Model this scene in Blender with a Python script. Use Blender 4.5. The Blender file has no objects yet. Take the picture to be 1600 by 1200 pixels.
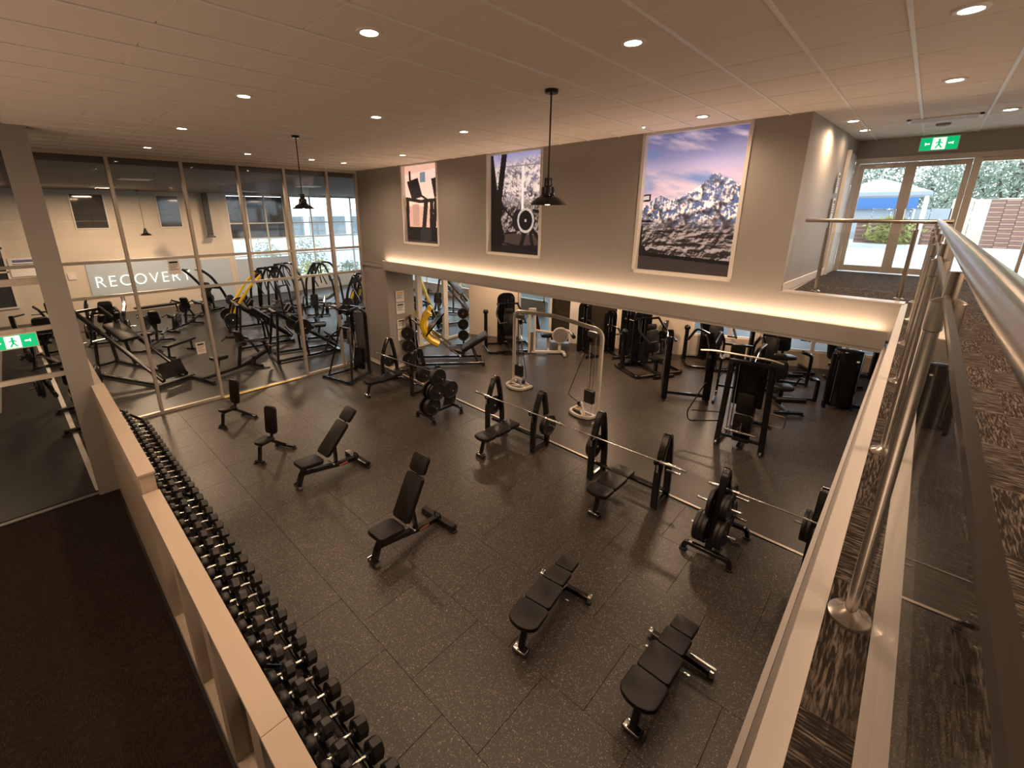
import bpy, math, random
from mathutils import Vector, Matrix
random.seed(7)
S = bpy.context.scene
COL = S.collection
PI = math.pi

# ------------------------------------------------------------------ camera, sky, exposure
cam = bpy.data.objects.new('camera', bpy.data.cameras.new('camera'))
COL.objects.link(cam); S.camera = cam
cam.location = (0, 0, 4.8)
cam.rotation_euler = (math.radians(90 - 16.42), 0, math.radians(43.658 - 90))
cam.data.sensor_fit = 'HORIZONTAL'; cam.data.sensor_width = 36.0
cam.data.lens = 695.6256 / 1600 * 36
cam.data.shift_x = (800 - 765) / 1600
cam.data.shift_y = (537 - 600) / 1600
cam.data.clip_start = 0.02; cam.data.clip_end = 300
S.view_settings.view_transform = 'Standard'; S.view_settings.look = 'None'
S.view_settings.exposure = 0.50; S.view_settings.gamma = 1.0
S.view_settings.use_curve_mapping = False
world = bpy.data.worlds.new('overcast_sky'); S.world = world; world.use_nodes = True
bg = world.node_tree.nodes['Background']
bg.inputs['Color'].default_value = (0.80, 0.91, 1.0, 1); bg.inputs['Strength'].default_value = 3.0
try:
    S.cycles.use_denoising = True
    S.cycles.max_bounces = 8; S.cycles.diffuse_bounces = 5; S.cycles.glossy_bounces = 4
    S.cycles.transparent_max_bounces = 24; S.cycles.transmission_bounces = 4
    S.cycles.sample_clamp_indirect = 4.0
    S.cycles.caustics_reflective = False; S.cycles.caustics_refractive = False
except Exception:
    pass
WARM = (1.0, 0.68, 0.44)

def area(name, loc, rot, sx, sy, power, color=WARM, spread=PI):
    l = bpy.data.lights.new(name, 'AREA'); l.shape = 'RECTANGLE'; l.size = sx; l.size_y = sy
    l.energy = power; l.color = color; l.spread = spread
    o = bpy.data.objects.new(name, l); COL.objects.link(o); o.location = loc; o.rotation_euler = rot
    return o

# wall-aligned strip lights: LED coves on the bulkhead ledges
WA = math.atan(.0385)
def wallpt(v, u=0.0, z=0.0):
    return (7.17 + math.sin(WA) * v + math.cos(WA) * u, 1.3 + math.cos(WA) * v - math.sin(WA) * u, z)
area('led_cove_light', wallpt(4.5, -.085, 3.40), (PI, 0, -WA), .05, 11.3, 48)
# upward fill lights added out of view to brighten the ceiling
area('entrance_fill_light', (-2.2, 5.5, 1.6), (PI, 0, 0), 3.0, 7.0, 85)
area('mezzanine_fill_light', (2.0, -3.4, 4.4), (PI, 0, 0), 7.0, 2.0, 70)
# unseen fill lights added beside the hall, then lights of the rooms beyond
for i, (x, y, z, p) in enumerate([(-2.2, 4.5, 5.9, 60), (-2.0, -2.6, 5.9, 60), (3.5, -2.6, 5.9, 50),
                                  (8.6, -2.2, 5.9, 40)]):
    area('side_fill_light', (x, y, z), (0, 0, 0), .6, .6, p)
for i, (x, y, p) in enumerate([(3.0, 18, 150), (8.5, 18, 130), (3.0, 24.5, 330), (8.5, 24.5, 240), (-2.5, 16, 110), (13.5, 19, 90)]):
    area('recovery_room_light', (x, y, 5.6), (0, 0, 0), .7, .7, p, (1, .68, .43))
for i, (x, y, p) in enumerate([(9.3, 9.2, 42), (11.6, 11.0, 44), (11.3, 6.2, 44), (9.2, 3.0, 40), (13.2, 7.6, 52), (13.4, 3.6, 46), (12.0, 0.6, 36), (15.2, 4.2, 44)]):
    area('undercroft_light', (x, y, 3.1), (0, 0, 0), .3, .3, p)

# ------------------------------------------------------------------ materials
def nodes(m):
    m.use_nodes = True
    return m.node_tree.nodes, m.node_tree.links, m.node_tree.nodes['Principled BSDF']
def mat(name, col, rough=.5, metal=0.0, var=0.0, scale=8.0, bump=0.0, bscale=120.0, spec=None, coat=0.0, emit=None, es=0.0):
    m = bpy.data.materials.new(name); n, l, b = nodes(m)
    b.inputs['Base Color'].default_value = (*col, 1); b.inputs['Roughness'].default_value = rough
    b.inputs['Metallic'].default_value = metal
    if spec is not None: b.inputs['Specular IOR Level'].default_value = spec
    if coat: b.inputs['Coat Weight'].default_value = coat; b.inputs['Coat Roughness'].default_value = .12
    tc = n.new('ShaderNodeTexCoord')
    nt = n.new('ShaderNodeTexNoise'); nt.inputs['Scale'].default_value = scale; nt.inputs['Detail'].default_value = 4
    l.new(tc.outputs['Object'], nt.inputs['Vector'])
    mx = n.new('ShaderNodeMix'); mx.data_type = 'RGBA'
    mx.inputs['A'].default_value = (*[c * (1 - var) for c in col], 1)
    mx.inputs['B'].default_value = (*[min(1, c * (1 + var)) for c in col], 1)
    l.new(nt.outputs['Fac'], mx.inputs['Factor']); l.new(mx.outputs['Result'], b.inputs['Base Color'])
    if bump:
        n2 = n.new('ShaderNodeTexNoise'); n2.inputs['Scale'].default_value = bscale; n2.inputs['Detail'].default_value = 3
        l.new(tc.outputs['Object'], n2.inputs['Vector'])
        bp = n.new('ShaderNodeBump'); bp.inputs['Strength'].default_value = bump; bp.inputs['Distance'].default_value = .004
        l.new(n2.outputs['Fac'], bp.inputs['Height']); l.new(bp.outputs['Normal'], b.inputs['Normal'])
    if emit:
        b.inputs['Emission Color'].default_value = (*emit, 1); b.inputs['Emission Strength'].default_value = es
    return m

M = {}
M['black'] = mat('black_powder_coat', (.006, .006, .0065), .22, 0, .2, 5, coat=.4)
M['gloss'] = mat('black_gloss_plastic', (.005, .005, .0055), .14, 0, .1, 5)
M['vinyl'] = mat('black_vinyl', (.010, .0088, .008), .40, 0, .12, 14, .25, 220, spec=.28)
M['rubber'] = mat('dull_black_rubber', (.010, .0098, .0095), .42, 0, .25, 30, .2, 300)
M['hex'] = mat('dumbbell_rubber', (.012, .0115, .011), .34, 0, .2, 25, .15, 260)
M['chrome'] = mat('chrome', (.72, .71, .69), .14, 1, .05, 20)
M['steel'] = mat('brushed_stainless', (.50, .46, .42), .24, 1, .12, 40)
M['grey_metal'] = mat('grey_metal', (.22, .22, .22), .35, .6, .1, 10)
M['cream_metal'] = mat('cream_powder_coat', (.62, .56, .50), .35, 0, .04, 6)
M['yellow'] = mat('yellow_powder_coat', (.80, .52, .02), .32, 0, .05, 6)
M['wall'] = mat('warm_grey_paint', (.34, .315, .29), .62, 0, .03, 1.5, .08, 200)
M['wall_cream'] = mat('cream_paint', (.66, .57, .47), .6, 0, .03, 1.5, .06, 200)
M['white'] = mat('white_satin_paint', (.76, .71, .66), .38, 0, .03, 3)
M['nosing'] = mat('nosing_paint', (.50, .455, .42), .45, 0, .05, 3)
M['tile'] = mat('mineral_fibre_tile', (.82, .735, .66), .85, 0, .05, 1.2, .12, 320)
M['tbar'] = mat('white_grid_bar', (.85, .83, .80), .45, 0, .02, 3)
M['alu'] = mat('aluminium_frame', (.56, .50, .44), .35, .35, .06, 8)
M['frame_grey'] = mat('grey_column_paint', (.30, .28, .265), .5, 0, .04, 2)
M['ply'] = mat('pale_laminate', (.50, .405, .32), .42, 0, .06, 2.5, .04, 60)
M['dark_ceiling'] = mat('dark_soffit', (.10, .085, .075), .7, 0, .1, 1)
M['dark'] = mat('dark_void', (.02, .02, .02), .6, 0, .1, 3)
M['paper'] = mat('white_paper', (.80, .77, .73), .6, 0, .03, 30)
M['ink'] = mat('black_ink', (.03, .03, .035), .5)
M['orange'] = mat('orange_print', (.85, .45, .05), .55, 0, .1, 30)
M['blue_print'] = mat('blue_print', (.12, .15, .35), .5)
M['canvas_grey'] = mat('grey_shell', (.22, .20, .18), .45, 0, .05, 6)
M['red'] = mat('red_print', (.42, .13, .10), .5)
M['green'] = mat('green_sign', (.0, .32, .12), .4, 0, .02, 5, emit=(.0, .45, .16), es=.7)
M['sign_white'] = mat('sign_white', (.8, .85, .8), .4, emit=(.8, 1, .85), es=.75)
M['lens'] = mat('lamp_lens', (1, .9, .75), .4, emit=(1, .84, .62), es=22)
M['led'] = mat('led_strip', (1, .9, .75), .4, emit=(1, .76, .48), es=3)
M['frost'] = mat('blue_frosted_film', (.47, .54, .62), .5, 0, .05, 2)
M['edge'] = mat('glass_edge_brown', (.07, .058, .05), .3)
M['band'] = mat('yellow_tape', (.85, .62, .08), .5, 0, .08, 12)

def rubber_floor(name, base, fleck, amount=.80, rough=.42):
    m = bpy.data.materials.new(name); n, l, b = nodes(m)
    tc = n.new('ShaderNodeTexCoord'); geo = n.new('ShaderNodeNewGeometry')
    vo = n.new('ShaderNodeTexVoronoi'); vo.inputs['Scale'].default_value = 88
    ns = n.new('ShaderNodeTexNoise'); ns.inputs['Scale'].default_value = 40; ns.inputs['Detail'].default_value = 2
    add = n.new('ShaderNodeVectorMath'); add.operation = 'MULTIPLY_ADD'
    add.inputs[1].default_value = (.036, .036, .036)
    l.new(ns.outputs['Color'], add.inputs[0]); l.new(geo.outputs['Position'], add.inputs[2])
    l.new(geo.outputs['Position'], ns.inputs['Vector']); l.new(add.outputs[0], vo.inputs['Vector'])
    sep = n.new('ShaderNodeSeparateColor'); l.new(vo.outputs['Color'], sep.inputs[0])
    g1 = n.new('ShaderNodeMath'); g1.operation = 'GREATER_THAN'; g1.inputs[1].default_value = amount
    l.new(sep.outputs[0], g1.inputs[0])
    g2 = n.new('ShaderNodeMath'); g2.operation = 'LESS_THAN'; g2.inputs[1].default_value = .42
    l.new(vo.outputs['Distance'], g2.inputs[0])
    mu = n.new('ShaderNodeMath'); mu.operation = 'MULTIPLY'
    l.new(g1.outputs[0], mu.inputs[0]); l.new(g2.outputs[0], mu.inputs[1])
    m2 = n.new('ShaderNodeMath'); m2.operation = 'MULTIPLY'
    l.new(mu.outputs[0], m2.inputs[0]); l.new(sep.outputs[1], m2.inputs[1])
    big = n.new('ShaderNodeTexNoise'); big.inputs['Scale'].default_value = .9; big.inputs['Detail'].default_value = 5
    l.new(geo.outputs['Position'], big.inputs['Vector'])
    mx0 = n.new('ShaderNodeMix'); mx0.data_type = 'RGBA'
    mx0.inputs['A'].default_value = (*[c * .8 for c in base], 1); mx0.inputs['B'].default_value = (*[c * 1.2 for c in base], 1)
    l.new(big.outputs['Fac'], mx0.inputs['Factor'])
    mx = n.new('ShaderNodeMix'); mx.data_type = 'RGBA'; mx.inputs['B'].default_value = (*fleck, 1)
    l.new(m2.outputs[0], mx.inputs['Factor']); l.new(mx0.outputs['Result'], mx.inputs['A'])
    l.new(mx.outputs['Result'], b.inputs['Base Color'])
    rr = n.new('ShaderNodeMapRange'); rr.inputs['To Min'].default_value = rough - .06; rr.inputs['To Max'].default_value = rough + .1
    l.new(big.outputs['Fac'], rr.inputs['Value']); l.new(rr.outputs[0], b.inputs['Roughness'])
    bp = n.new('ShaderNodeBump'); bp.inputs['Strength'].default_value = .12; bp.inputs['Distance'].default_value = .003
    l.new(vo.outputs['Distance'], bp.inputs['Height']); l.new(bp.outputs['Normal'], b.inputs['Normal'])
    return m
M['mat_floor'] = rubber_floor('flecked_rubber', (.031, .025, .021), (.33, .27, .21), .66, .38)
M['mat_recovery'] = rubber_floor('recovery_rubber', (.019, .0175, .0168), (.10, .09, .085), .9, .36)
M['mat_smooth'] = rubber_floor('smooth_rubber', (.046, .036, .029), (.10, .08, .07), .9, .40)

def carpet(name, a, bcol, tile=.5):
    m = bpy.data.materials.new(name); n, l, b = nodes(m)
    geo = n.new('ShaderNodeNewGeometry')
    ck = n.new('ShaderNodeTexChecker'); ck.inputs['Scale'].default_value = 1 / tile
    l.new(geo.outputs['Position'], ck.inputs['Vector'])
    outs = []
    for sc in ((16, 150, 1), (150, 16, 1)):
        mp = n.new('ShaderNodeMapping'); mp.inputs['Scale'].default_value = sc
        l.new(geo.outputs['Position'], mp.inputs['Vector'])
        ns = n.new('ShaderNodeTexNoise'); ns.inputs['Scale'].default_value = 1; ns.inputs['Detail'].default_value = 3
        ns.inputs['Distortion'].default_value = .6
        l.new(mp.outputs[0], ns.inputs['Vector']); outs.append(ns)
    mxs = n.new('ShaderNodeMix'); l.new(ck.outputs['Fac'], mxs.inputs['Factor'])
    l.new(outs[0].outputs['Fac'], mxs.inputs['A']); l.new(outs[1].outputs['Fac'], mxs.inputs['B'])
    rp = n.new('ShaderNodeValToRGB'); rp.color_ramp.elements[0].position = .46; rp.color_ramp.elements[1].position = .74
    rp.color_ramp.elements[0].color = (*a, 1); rp.color_ramp.elements[1].color = (*bcol, 1)
    l.new(mxs.outputs['Result'], rp.inputs['Fac']); l.new(rp.outputs['Color'], b.inputs['Base Color'])
    b.inputs['Roughness'].default_value = .95; b.inputs['Specular IOR Level'].default_value = .1
    bp = n.new('ShaderNodeBump'); bp.inputs['Strength'].default_value = .5; bp.inputs['Distance'].default_value = .006
    l.new(mxs.outputs['Result'], bp.inputs['Height']); l.new(bp.outputs['Normal'], b.inputs['Normal'])
    return m
M['carpet'] = carpet('grey_brown_carpet', (.022, .0172, .0145), (.20, .165, .14))
M['carpet_dark'] = carpet('dark_brown_carpet', (.016, .011, .008), (.045, .031, .022))

def glass(name, tint=(.95, .965, .96), refl=1.0):
    m = bpy.data.materials.new(name); m.use_nodes = True
    n, l = m.node_tree.nodes, m.node_tree.links
    n.remove(n['Principled BSDF'])
    tr = n.new('ShaderNodeBsdfTransparent'); tr.inputs[0].default_value = (*tint, 1)
    gl = n.new('ShaderNodeBsdfGlossy'); gl.inputs['Roughness'].default_value = .01
    lw = n.new('ShaderNodeLayerWeight'); lw.inputs['Blend'].default_value = .5
    pw = n.new('ShaderNodeMath'); pw.operation = 'POWER'; pw.inputs[1].default_value = 5
    l.new(lw.outputs['Facing'], pw.inputs[0])
    ma = n.new('ShaderNodeMath'); ma.operation = 'MULTIPLY_ADD'; ma.inputs[1].default_value = .95 * refl; ma.inputs[2].default_value = .045 * refl
    l.new(pw.outputs[0], ma.inputs[0])
    mx = n.new('ShaderNodeMixShader'); l.new(ma.outputs[0], mx.inputs[0]); l.new(tr.outputs[0], mx.inputs[1]); l.new(gl.outputs[0], mx.inputs[2])
    l.new(mx.outputs[0], n['Material Output'].inputs['Surface'])
    return m
M['glass'] = glass('clear_glass')
M['glass_tint'] = glass('tinted_glass', (.86, .90, .90))
M['dark_glass'] = mat('brown_dark_glass', (.035, .028, .020), .08, 0, 0)
M['mirror'] = mat('dark_mirror', (.05, .05, .05), .05, 0, 0)

# ------------------------------------------------------------------ mesh building
class MB:
    def __init__(s, mtx=None): s.v = []; s.f = []; s.M = mtx or Matrix()
    def add(s, vs, fs):
        k = len(s.v); s.v += [s.M @ Vector(p) for p in vs]; s.f += [[i + k for i in f] for f in fs]; return s
    def box(s, c, d, rz=0.0):
        x, y, z = d[0] / 2, d[1] / 2, d[2] / 2
        R = Matrix.Translation(c) @ Matrix.Rotation(rz, 4, 'Z')
        vs = [R @ Vector((a * x, b * y, e * z)) for a, b, e in ((-1, -1, -1), (1, -1, -1), (1, 1, -1), (-1, 1, -1), (-1, -1, 1), (1, -1, 1), (1, 1, 1), (-1, 1, 1))]
        return s.add(vs, [(0, 3, 2, 1), (4, 5, 6, 7), (0, 1, 5, 4), (1, 2, 6, 5), (2, 3, 7, 6), (3, 0, 4, 7)])
    def bb(s, x0, x1, y0, y1, z0, z1): return s.box(((x0 + x1) / 2, (y0 + y1) / 2, (z0 + z1) / 2), (x1 - x0, y1 - y0, z1 - z0))
    def slab(s, out, z0, z1, ch=0.0):
        """extruded outline (counter-clockwise xy points) with chamfered top and bottom edges"""
        n = len(out); cx = sum(p[0] for p in out) / n; cy = sum(p[1] for p in out) / n
        def ring(z, i):
            r = []
            for (x, y) in out:
                d = math.hypot(x - cx, y - cy) or 1
                k = max(0, 1 - i / d); r.append((cx + (x - cx) * k, cy + (y - cy) * k, z))
            return r
        rs = [ring(z0, ch), ring(z0 + ch, 0), ring(z1 - ch, 0), ring(z1 - ch * .3, ch * .35), ring(z1, ch)] if ch else [ring(z0, 0), ring(z1, 0)]
        vs = [p for r in rs for p in r]; fs = [list(range(n - 1, -1, -1))]
        for k in range(len(rs) - 1):
            for i in range(n): j = (i + 1) % n; fs.append((k * n + i, k * n + j, (k + 1) * n + j, (k + 1) * n + i))
        fs.append([(len(rs) - 1) * n + i for i in range(n)])
        return s.add(vs, fs)
    def sweep(s, pts, sec, closed=False, up=(0, 0, 1), cap=True):
        P = [Vector(p) for p in pts]; n = len(P); m = len(sec)
        if n < 2: return s
        ds = [(P[(i + 1) % n] - P[i]).normalized() for i in range(n if closed else n - 1)]
        tin = lambda i: ds[i - 1] if (closed or i > 0) else ds[0]
        tout = lambda i: ds[i % len(ds)] if (closed or i < n - 1) else ds[-1]
        u = Vector(up); t0 = tout(0)
        if abs(u.dot(t0)) > .97: u = Vector((1, 0, 0)) if abs(t0.x) < .9 else Vector((0, 1, 0))
        nn = (u - t0 * u.dot(t0)).normalized(); vs = []
        for i in range(n):
            a, b = tin(i), tout(i); t = (a + b)
            t = t.normalized() if t.length > 1e-6 else a
            nn = (nn - t * nn.dot(t))
            nn = nn.normalized() if nn.length > 1e-6 else t.orthogonal().normalized()
            bi = t.cross(nn); c = max(.35, t.dot(b)); mdir = (a - b)
            mdir = mdir.normalized() if mdir.length > 1e-6 else None
            for (p, q) in sec:
                w = bi * p + nn * q
                if mdir is not None: w = w + mdir * (w.dot(mdir)) * (1 / c - 1)
                vs.append(P[i] + w)
        fs = []
        for i in range(n if closed else n - 1):
            j = (i + 1) % n
            for k in range(m): q = (k + 1) % m; fs.append((i * m + k, i * m + q, j * m + q, j * m + k))
        if cap and not closed: fs.append(list(range(m - 1, -1, -1))); fs.append([(n - 1) * m + k for k in range(m)])
        return s.add(vs, fs)
    def tube(s, pts, r=.02, n=8, **k):
        return s.sweep(pts, [(r * math.cos(2 * PI * i / n), r * math.sin(2 * PI * i / n)) for i in range(n)], **k)
    def bar(s, pts, w=.06, h=None, c=.008, **k):
        h = h or w; a, b = w / 2, h / 2
        return s.sweep(pts, [(a, -b + c), (a, b - c), (a - c, b), (-a + c, b), (-a, b - c), (-a, -b + c), (-a + c, -b), (a - c, -b)], **k)
    def lathe(s, prof, n=20, mtx=None):
        """profile (r, z) turned about local z"""
        mtx = mtx or Matrix(); vs = []; fs = []; m = len(prof)
        for i in range(n):
            a = 2 * PI * i / n
            for (r, z) in prof: vs.append(mtx @ Vector((r * math.cos(a), r * math.sin(a), z)))
        for i in range(n):
            j = (i + 1) % n
            for k in range(m - 1): fs.append((i * m + k, j * m + k, j * m + k + 1, i * m + k + 1))
        if prof[0][0] > 1e-6: fs.append([i * m for i in range(n - 1, -1, -1)])
        if prof[-1][0] > 1e-6: fs.append([i * m + m - 1 for i in range(n)])
        return s.add(vs, fs)
    def cyl(s, a, b, r, n=12, r2=None):
        a, b = Vector(a), Vector(b); d = b - a; q = d.to_track_quat('Z', 'Y').to_matrix().to_4x4()
        r2 = r if r2 is None else r2; e = min(.006, r * .25, d.length * .3)
        return s.lathe([(r - e, 0), (r, e), (r2, d.length - e), (r2 - e, d.length)], n, Matrix.Translation(a) @ q)
    def ball(s, c, r, n=10):
        return s.lathe([(r * math.sin(PI * k / 6) if 0 < k < 6 else 1e-7, -r * math.cos(PI * k / 6)) for k in range(7)], n, Matrix.Translation(c))
    def mesh(s, name, flat=False):
        me = bpy.data.meshes.new(name); me.from_pydata([tuple(p) for p in s.v], [], s.f); me.update()
        if flat: return me
        me.polygons.foreach_set('use_smooth', [True] * len(me.polygons))
        try: me.set_sharp_from_angle(angle=math.radians(38))
        except Exception: pass
        return me

def axis(d):  # matrix turning local z onto d
    return Vector(d).to_track_quat('Z', 'Y').to_matrix().to_4x4()
def fil(pts, r=.06, n=4, closed=False):
    """round the corners of a polyline"""
    P = [Vector(p) for p in pts]; out = []; N = len(P)
    for i in range(N):
        if not closed and i in (0, N - 1): out.append(P[i]); continue
        a, b, c = P[i - 1], P[i], P[(i + 1) % N]
        k = min(r, (a - b).length * .45, (c - b).length * .45)
        p, q = b + (a - b).normalized() * k, b + (c - b).normalized() * k
        for j in range(n + 1):
            t = j / n; out.append(p * (1 - t) ** 2 + b * 2 * t * (1 - t) + q * t * t)
    return out
def rrect(w, l, r=.04, n=4, cx=0.0, cy=0.0):
    o = []
    for (sx, sy, a0) in ((1, -1, -90), (1, 1, 0), (-1, 1, 90), (-1, -1, 180)):
        for k in range(n + 1):
            a = math.radians(a0 + 90 * k / n)
            o.append((cx + sx * (w / 2 - r) + r * math.cos(a), cy + sy * (l / 2 - r) + r * math.sin(a)))
    return o
def fr(o, x, z=None):
    """frame at o with local x along x and local z near z"""
    x = Vector(x).normalized(); z = Vector(z or (0, 0, 1)); y = z.cross(x).normalized(); z = x.cross(y)
    m = Matrix((x, y, z)).transposed().to_4x4(); m.translation = Vector(o); return m
def link(name, me, m, parent=None):
    o = bpy.data.objects.new(name, me); COL.objects.link(o)
    if m is not None and not me.materials: me.materials.append(M[m] if isinstance(m, str) else m)
    if parent is not None: o.parent = parent
    return o
def part(parent, name, mb, m, label=None):
    o = link(name, mb.mesh(name), m, parent)
    if label: o['label'] = label
    return o
def struct(name, mb, m, parent=None):
    o = link(name, mb.mesh(name), m, parent)
    if parent is None: o['kind'] = 'structure'
    return o
def tag(o, label, cat, group=None):
    o['label'] = label; o['category'] = cat
    if group: o['group'] = group
    return o
def thing(name, label, cat, loc=(0, 0, 0), rz=0.0, group=None):
    o = bpy.data.objects.new(name, None); COL.objects.link(o)
    o.location = loc; o.rotation_euler = (0, 0, rz); o.empty_display_size = .2
    return tag(o, label, cat, group)
def solo(name, mb, m, label, cat, loc=(0, 0, 0), rz=0.0, group=None):
    o = link(name, mb.mesh(name), m); o.location = loc; o.rotation_euler = (0, 0, rz)
    return tag(o, label, cat, group)
def dup(o, label, loc, rot=(0, 0, 0), group=None, scale=None):
    c = o.copy(); COL.objects.link(c); c.location = loc; c.rotation_euler = rot; c['label'] = label
    if group: c['group'] = group
    if scale: c.scale = scale
    for ch in list(o.children):
        k = ch.copy(); COL.objects.link(k); k.parent = c
        for g2 in list(ch.children):
            d = g2.copy(); COL.objects.link(d); d.parent = k
    return c
ORD = ['first', 'second', 'third', 'fourth', 'fifth', 'sixth', 'seventh', 'eighth', 'ninth', 'tenth', 'eleventh', 'twelfth', 'thirteenth',
       'fourteenth', 'fifteenth', 'sixteenth', 'seventeenth', 'eighteenth', 'nineteenth', 'twentieth']
def ordw(i):  # 0-based
    if i < 20: return ORD[i]
    t = ['twenty', 'thirty', 'forty'][i // 10 - 2] if (i + 1) // 10 == i // 10 else None
    k = i + 1; tens = {2: 'twenty', 3: 'thirty', 4: 'forty'}[k // 10]
    return {20: 'twentieth', 30: 'thirtieth', 40: 'fortieth'}[k] if k % 10 == 0 else tens + '-' + ORD[k % 10 - 1]

# ================================================================== THE SETTING
def cells(lo, hi, cuts):
    c = sorted({lo, hi, *[x for x in cuts if lo < x < hi]}); return list(zip(c[:-1], c[1:]))
def wall_openings(mb, v0, v1, z0, z1, u0, u1, ops):
    """solid wall along y (v) with rectangular openings [(v0, v1, z0, z1)], thickness u0..u1 along x"""
    for a, b in cells(v0, v1, [k for o in ops for k in o[:2]]):
        for c, d in cells(z0, z1, [k for o in ops for k in o[2:]]):
            if not any(o[0] - 1e-6 <= a and b <= o[1] + 1e-6 and o[2] - 1e-6 <= c and d <= o[3] + 1e-6 for o in ops): mb.bb(u0, u1, a, b, c, d)
    return mb
def place(o, v=0.0, u=0.0): o.location = wallpt(v, u); o.rotation_euler = (0, 0, -WA); return o

# floor: a base plate, and rubber mats laid on it one by one in staggered rows
floor = struct('floor', MB().bb(-8, 30, -6, 29, -.25, -.012), 'rubber')
mats = {}
def mat_mesh(w, l):
    k = (round(w, 3), round(l, 3))
    if k not in mats:
        mats[k] = MB().slab([(0, 0), (w, 0), (w, l), (0, l)], -.012, 0, .0035).mesh('rubber_mat', True); mats[k].materials.append(M['mat_floor'])
    return mats[k]
G = .0025
for ix in range(7):
    x0 = .58 if ix == 0 else 1.0 * ix; x1 = 1.0 * (ix + 1)
    y = .06 - (1.5 if ix % 2 else 1.0)
    while y < 12.86:
        a, b = max(y, -.6), min(y + 1.0, 12.86)
        if b - a > .05:
            o = link('rubber_mat', mat_mesh(x1 - x0 - G, b - a - G), None, floor); o.location = (x0 + G / 2, a + G / 2, 0)
        y += 1.0
# rubber sheet of the undercroft and of the recovery room
struct('floor_undercroft', MB().bb(7.93, 19, -5.9, 12.9, -.012, -.001).bb(.58, 7, -5.9, -.6, -.012, -.001), 'mat_floor')
struct('floor_recovery', MB().bb(-7.9, 17.5, 12.94, 28.4, -.012, 0).bb(-7.9, .5, 9.9, 12.94, -.012, 0), 'mat_recovery')
wk = MB(); wk.add([(7.0, -.6, 0), (7.95, -.6, 0), (8.6, 12.86, 0), (7.6, 12.86, 0), (7.0, -.6, -.012), (7.95, -.6, -.012), (8.6, 12.86, -.012), (7.6, 12.86, -.012)],
       [(0, 1, 2, 3), (7, 6, 5, 4), (0, 4, 5, 1), (1, 5, 6, 2), (2, 6, 7, 3), (3, 7, 4, 0)])
struct('floor_walkway', wk, 'mat_smooth')
struct('trim_1', MB().bar([(6.99, -.6, .004), (7.585, 12.86, .004)], .05, .012, .003), 'alu')
struct('floor_entrance', MB().bb(-7.9, .40, -5.9, 9.7, -.012, .002), 'carpet_dark')
struct('trim_2', MB().bar([(.17, 9.9, .006), (-.20, 27.5, .006)], .09, .012, .003), 'white')

# ceiling: a grid of mineral-fibre tiles, each its own part, hung from white bars
ceil = struct('ceiling', MB().bb(-8, 12, -6, 12.95, 6.03, 6.35), 'dark')
tx = [.95 + .72 * k for k in range(-9, 15)]; ty = [.34 + .605 * k for k in range(-10, 22)]
tile_meshes = {}
rest = MB()
def tile_ok(x0, x1, y0, y1):
    if y0 > 1.25: return min(x1, 7.17 + .0385 * (y1 - 1.3) + .02)
    return min(x1, 10.62)
for a, b in zip(tx[:-1], tx[1:]):
    for c, d in zip(ty[:-1], ty[1:]):
        d2 = min(d, 12.88); lim = tile_ok(a, b, c, d2)
        if lim - a < .04 or d2 - c < .04: continue
        seen = b > -.4 and d > -1.2
        k = (round(lim - a - .012, 2), round(d2 - c - .006, 2))
        if not seen: rest.bb(a + .003, lim - .003, c + .003, d2 - .003, 6.0, 6.018); continue
        if k not in tile_meshes:
            tile_meshes[k] = MB().slab([(0, 0), (k[0], 0), (k[0], k[1]), (0, k[1])], 0, .03, .004).mesh('ceiling_tile', True); tile_meshes[k].materials.append(M['tile'])
        o = link('ceiling_tile', tile_meshes[k], None, ceil); o.location = (a + .006, c + .003, 6.0)
r = struct('ceiling_tiles_behind', rest, 'tile', ceil); r['kind'] = 'stuff'
for y in ty[1:]:
    x1 = 7.17 + .0385 * (y - 1.3) if y > 1.25 else 10.6
    struct('grid_bar', MB().bb(-5, x1, y - .013, y + .013, 5.991, 6.004), 'tbar', ceil)
for x in tx[6:]:
    struct('grid_bar', MB().bb(x - .012, x + .012, -5.5, 12.9 if x < 7.2 else 1.15, 6.012, 6.016), 'tbar', ceil)

# poster wall over the undercroft, seen at a slight angle to the hall's grid
POST = [(7.62, 9.10, 4.02, 5.965), (4.33, 5.80, 3.95, 5.965), (.70, 2.20, 3.87, 5.965)]
pw = wall_openings(MB(), 0, 11.75, 3.30, 6.02, 0, .14, POST); pw.bb(.14, .22, 0, 11.75, 3.3, 6.02)
place(struct('wall_poster', pw, 'wall'))
place(struct('wall_slab_edge', MB().bb(0, .2, -1.27, 0, 3.3, 3.75), 'wall'))
place(struct('trim_3', MB().bb(-.008, .2, -1.27, 0, 3.75, 3.765), 'alu'))
place(struct('wall_bulkhead', MB().bb(-.15, -.12, -1.2, 10.22, 3.20, 3.43).bb(-.15, .1, -1.2, 10.22, 3.17, 3.21).bb(-.15, 0, 10.19, 10.22, 3.2, 3.43), 'wall'))
place(struct('led_strip', MB().bb(-.10, -.07, -1.15, 10.1, 3.375, 3.388), 'led'))
place(struct('wall_pier', MB().bb(0, .95, 10.22, 11.6, 0, 3.32), 'wall'))
place(struct('baseboard_pier', MB().bb(-.012, .95, 10.205, 10.22, 0, .09).bb(-.012, 0, 10.22, 11.6, 0, .09), 'white'))

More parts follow.
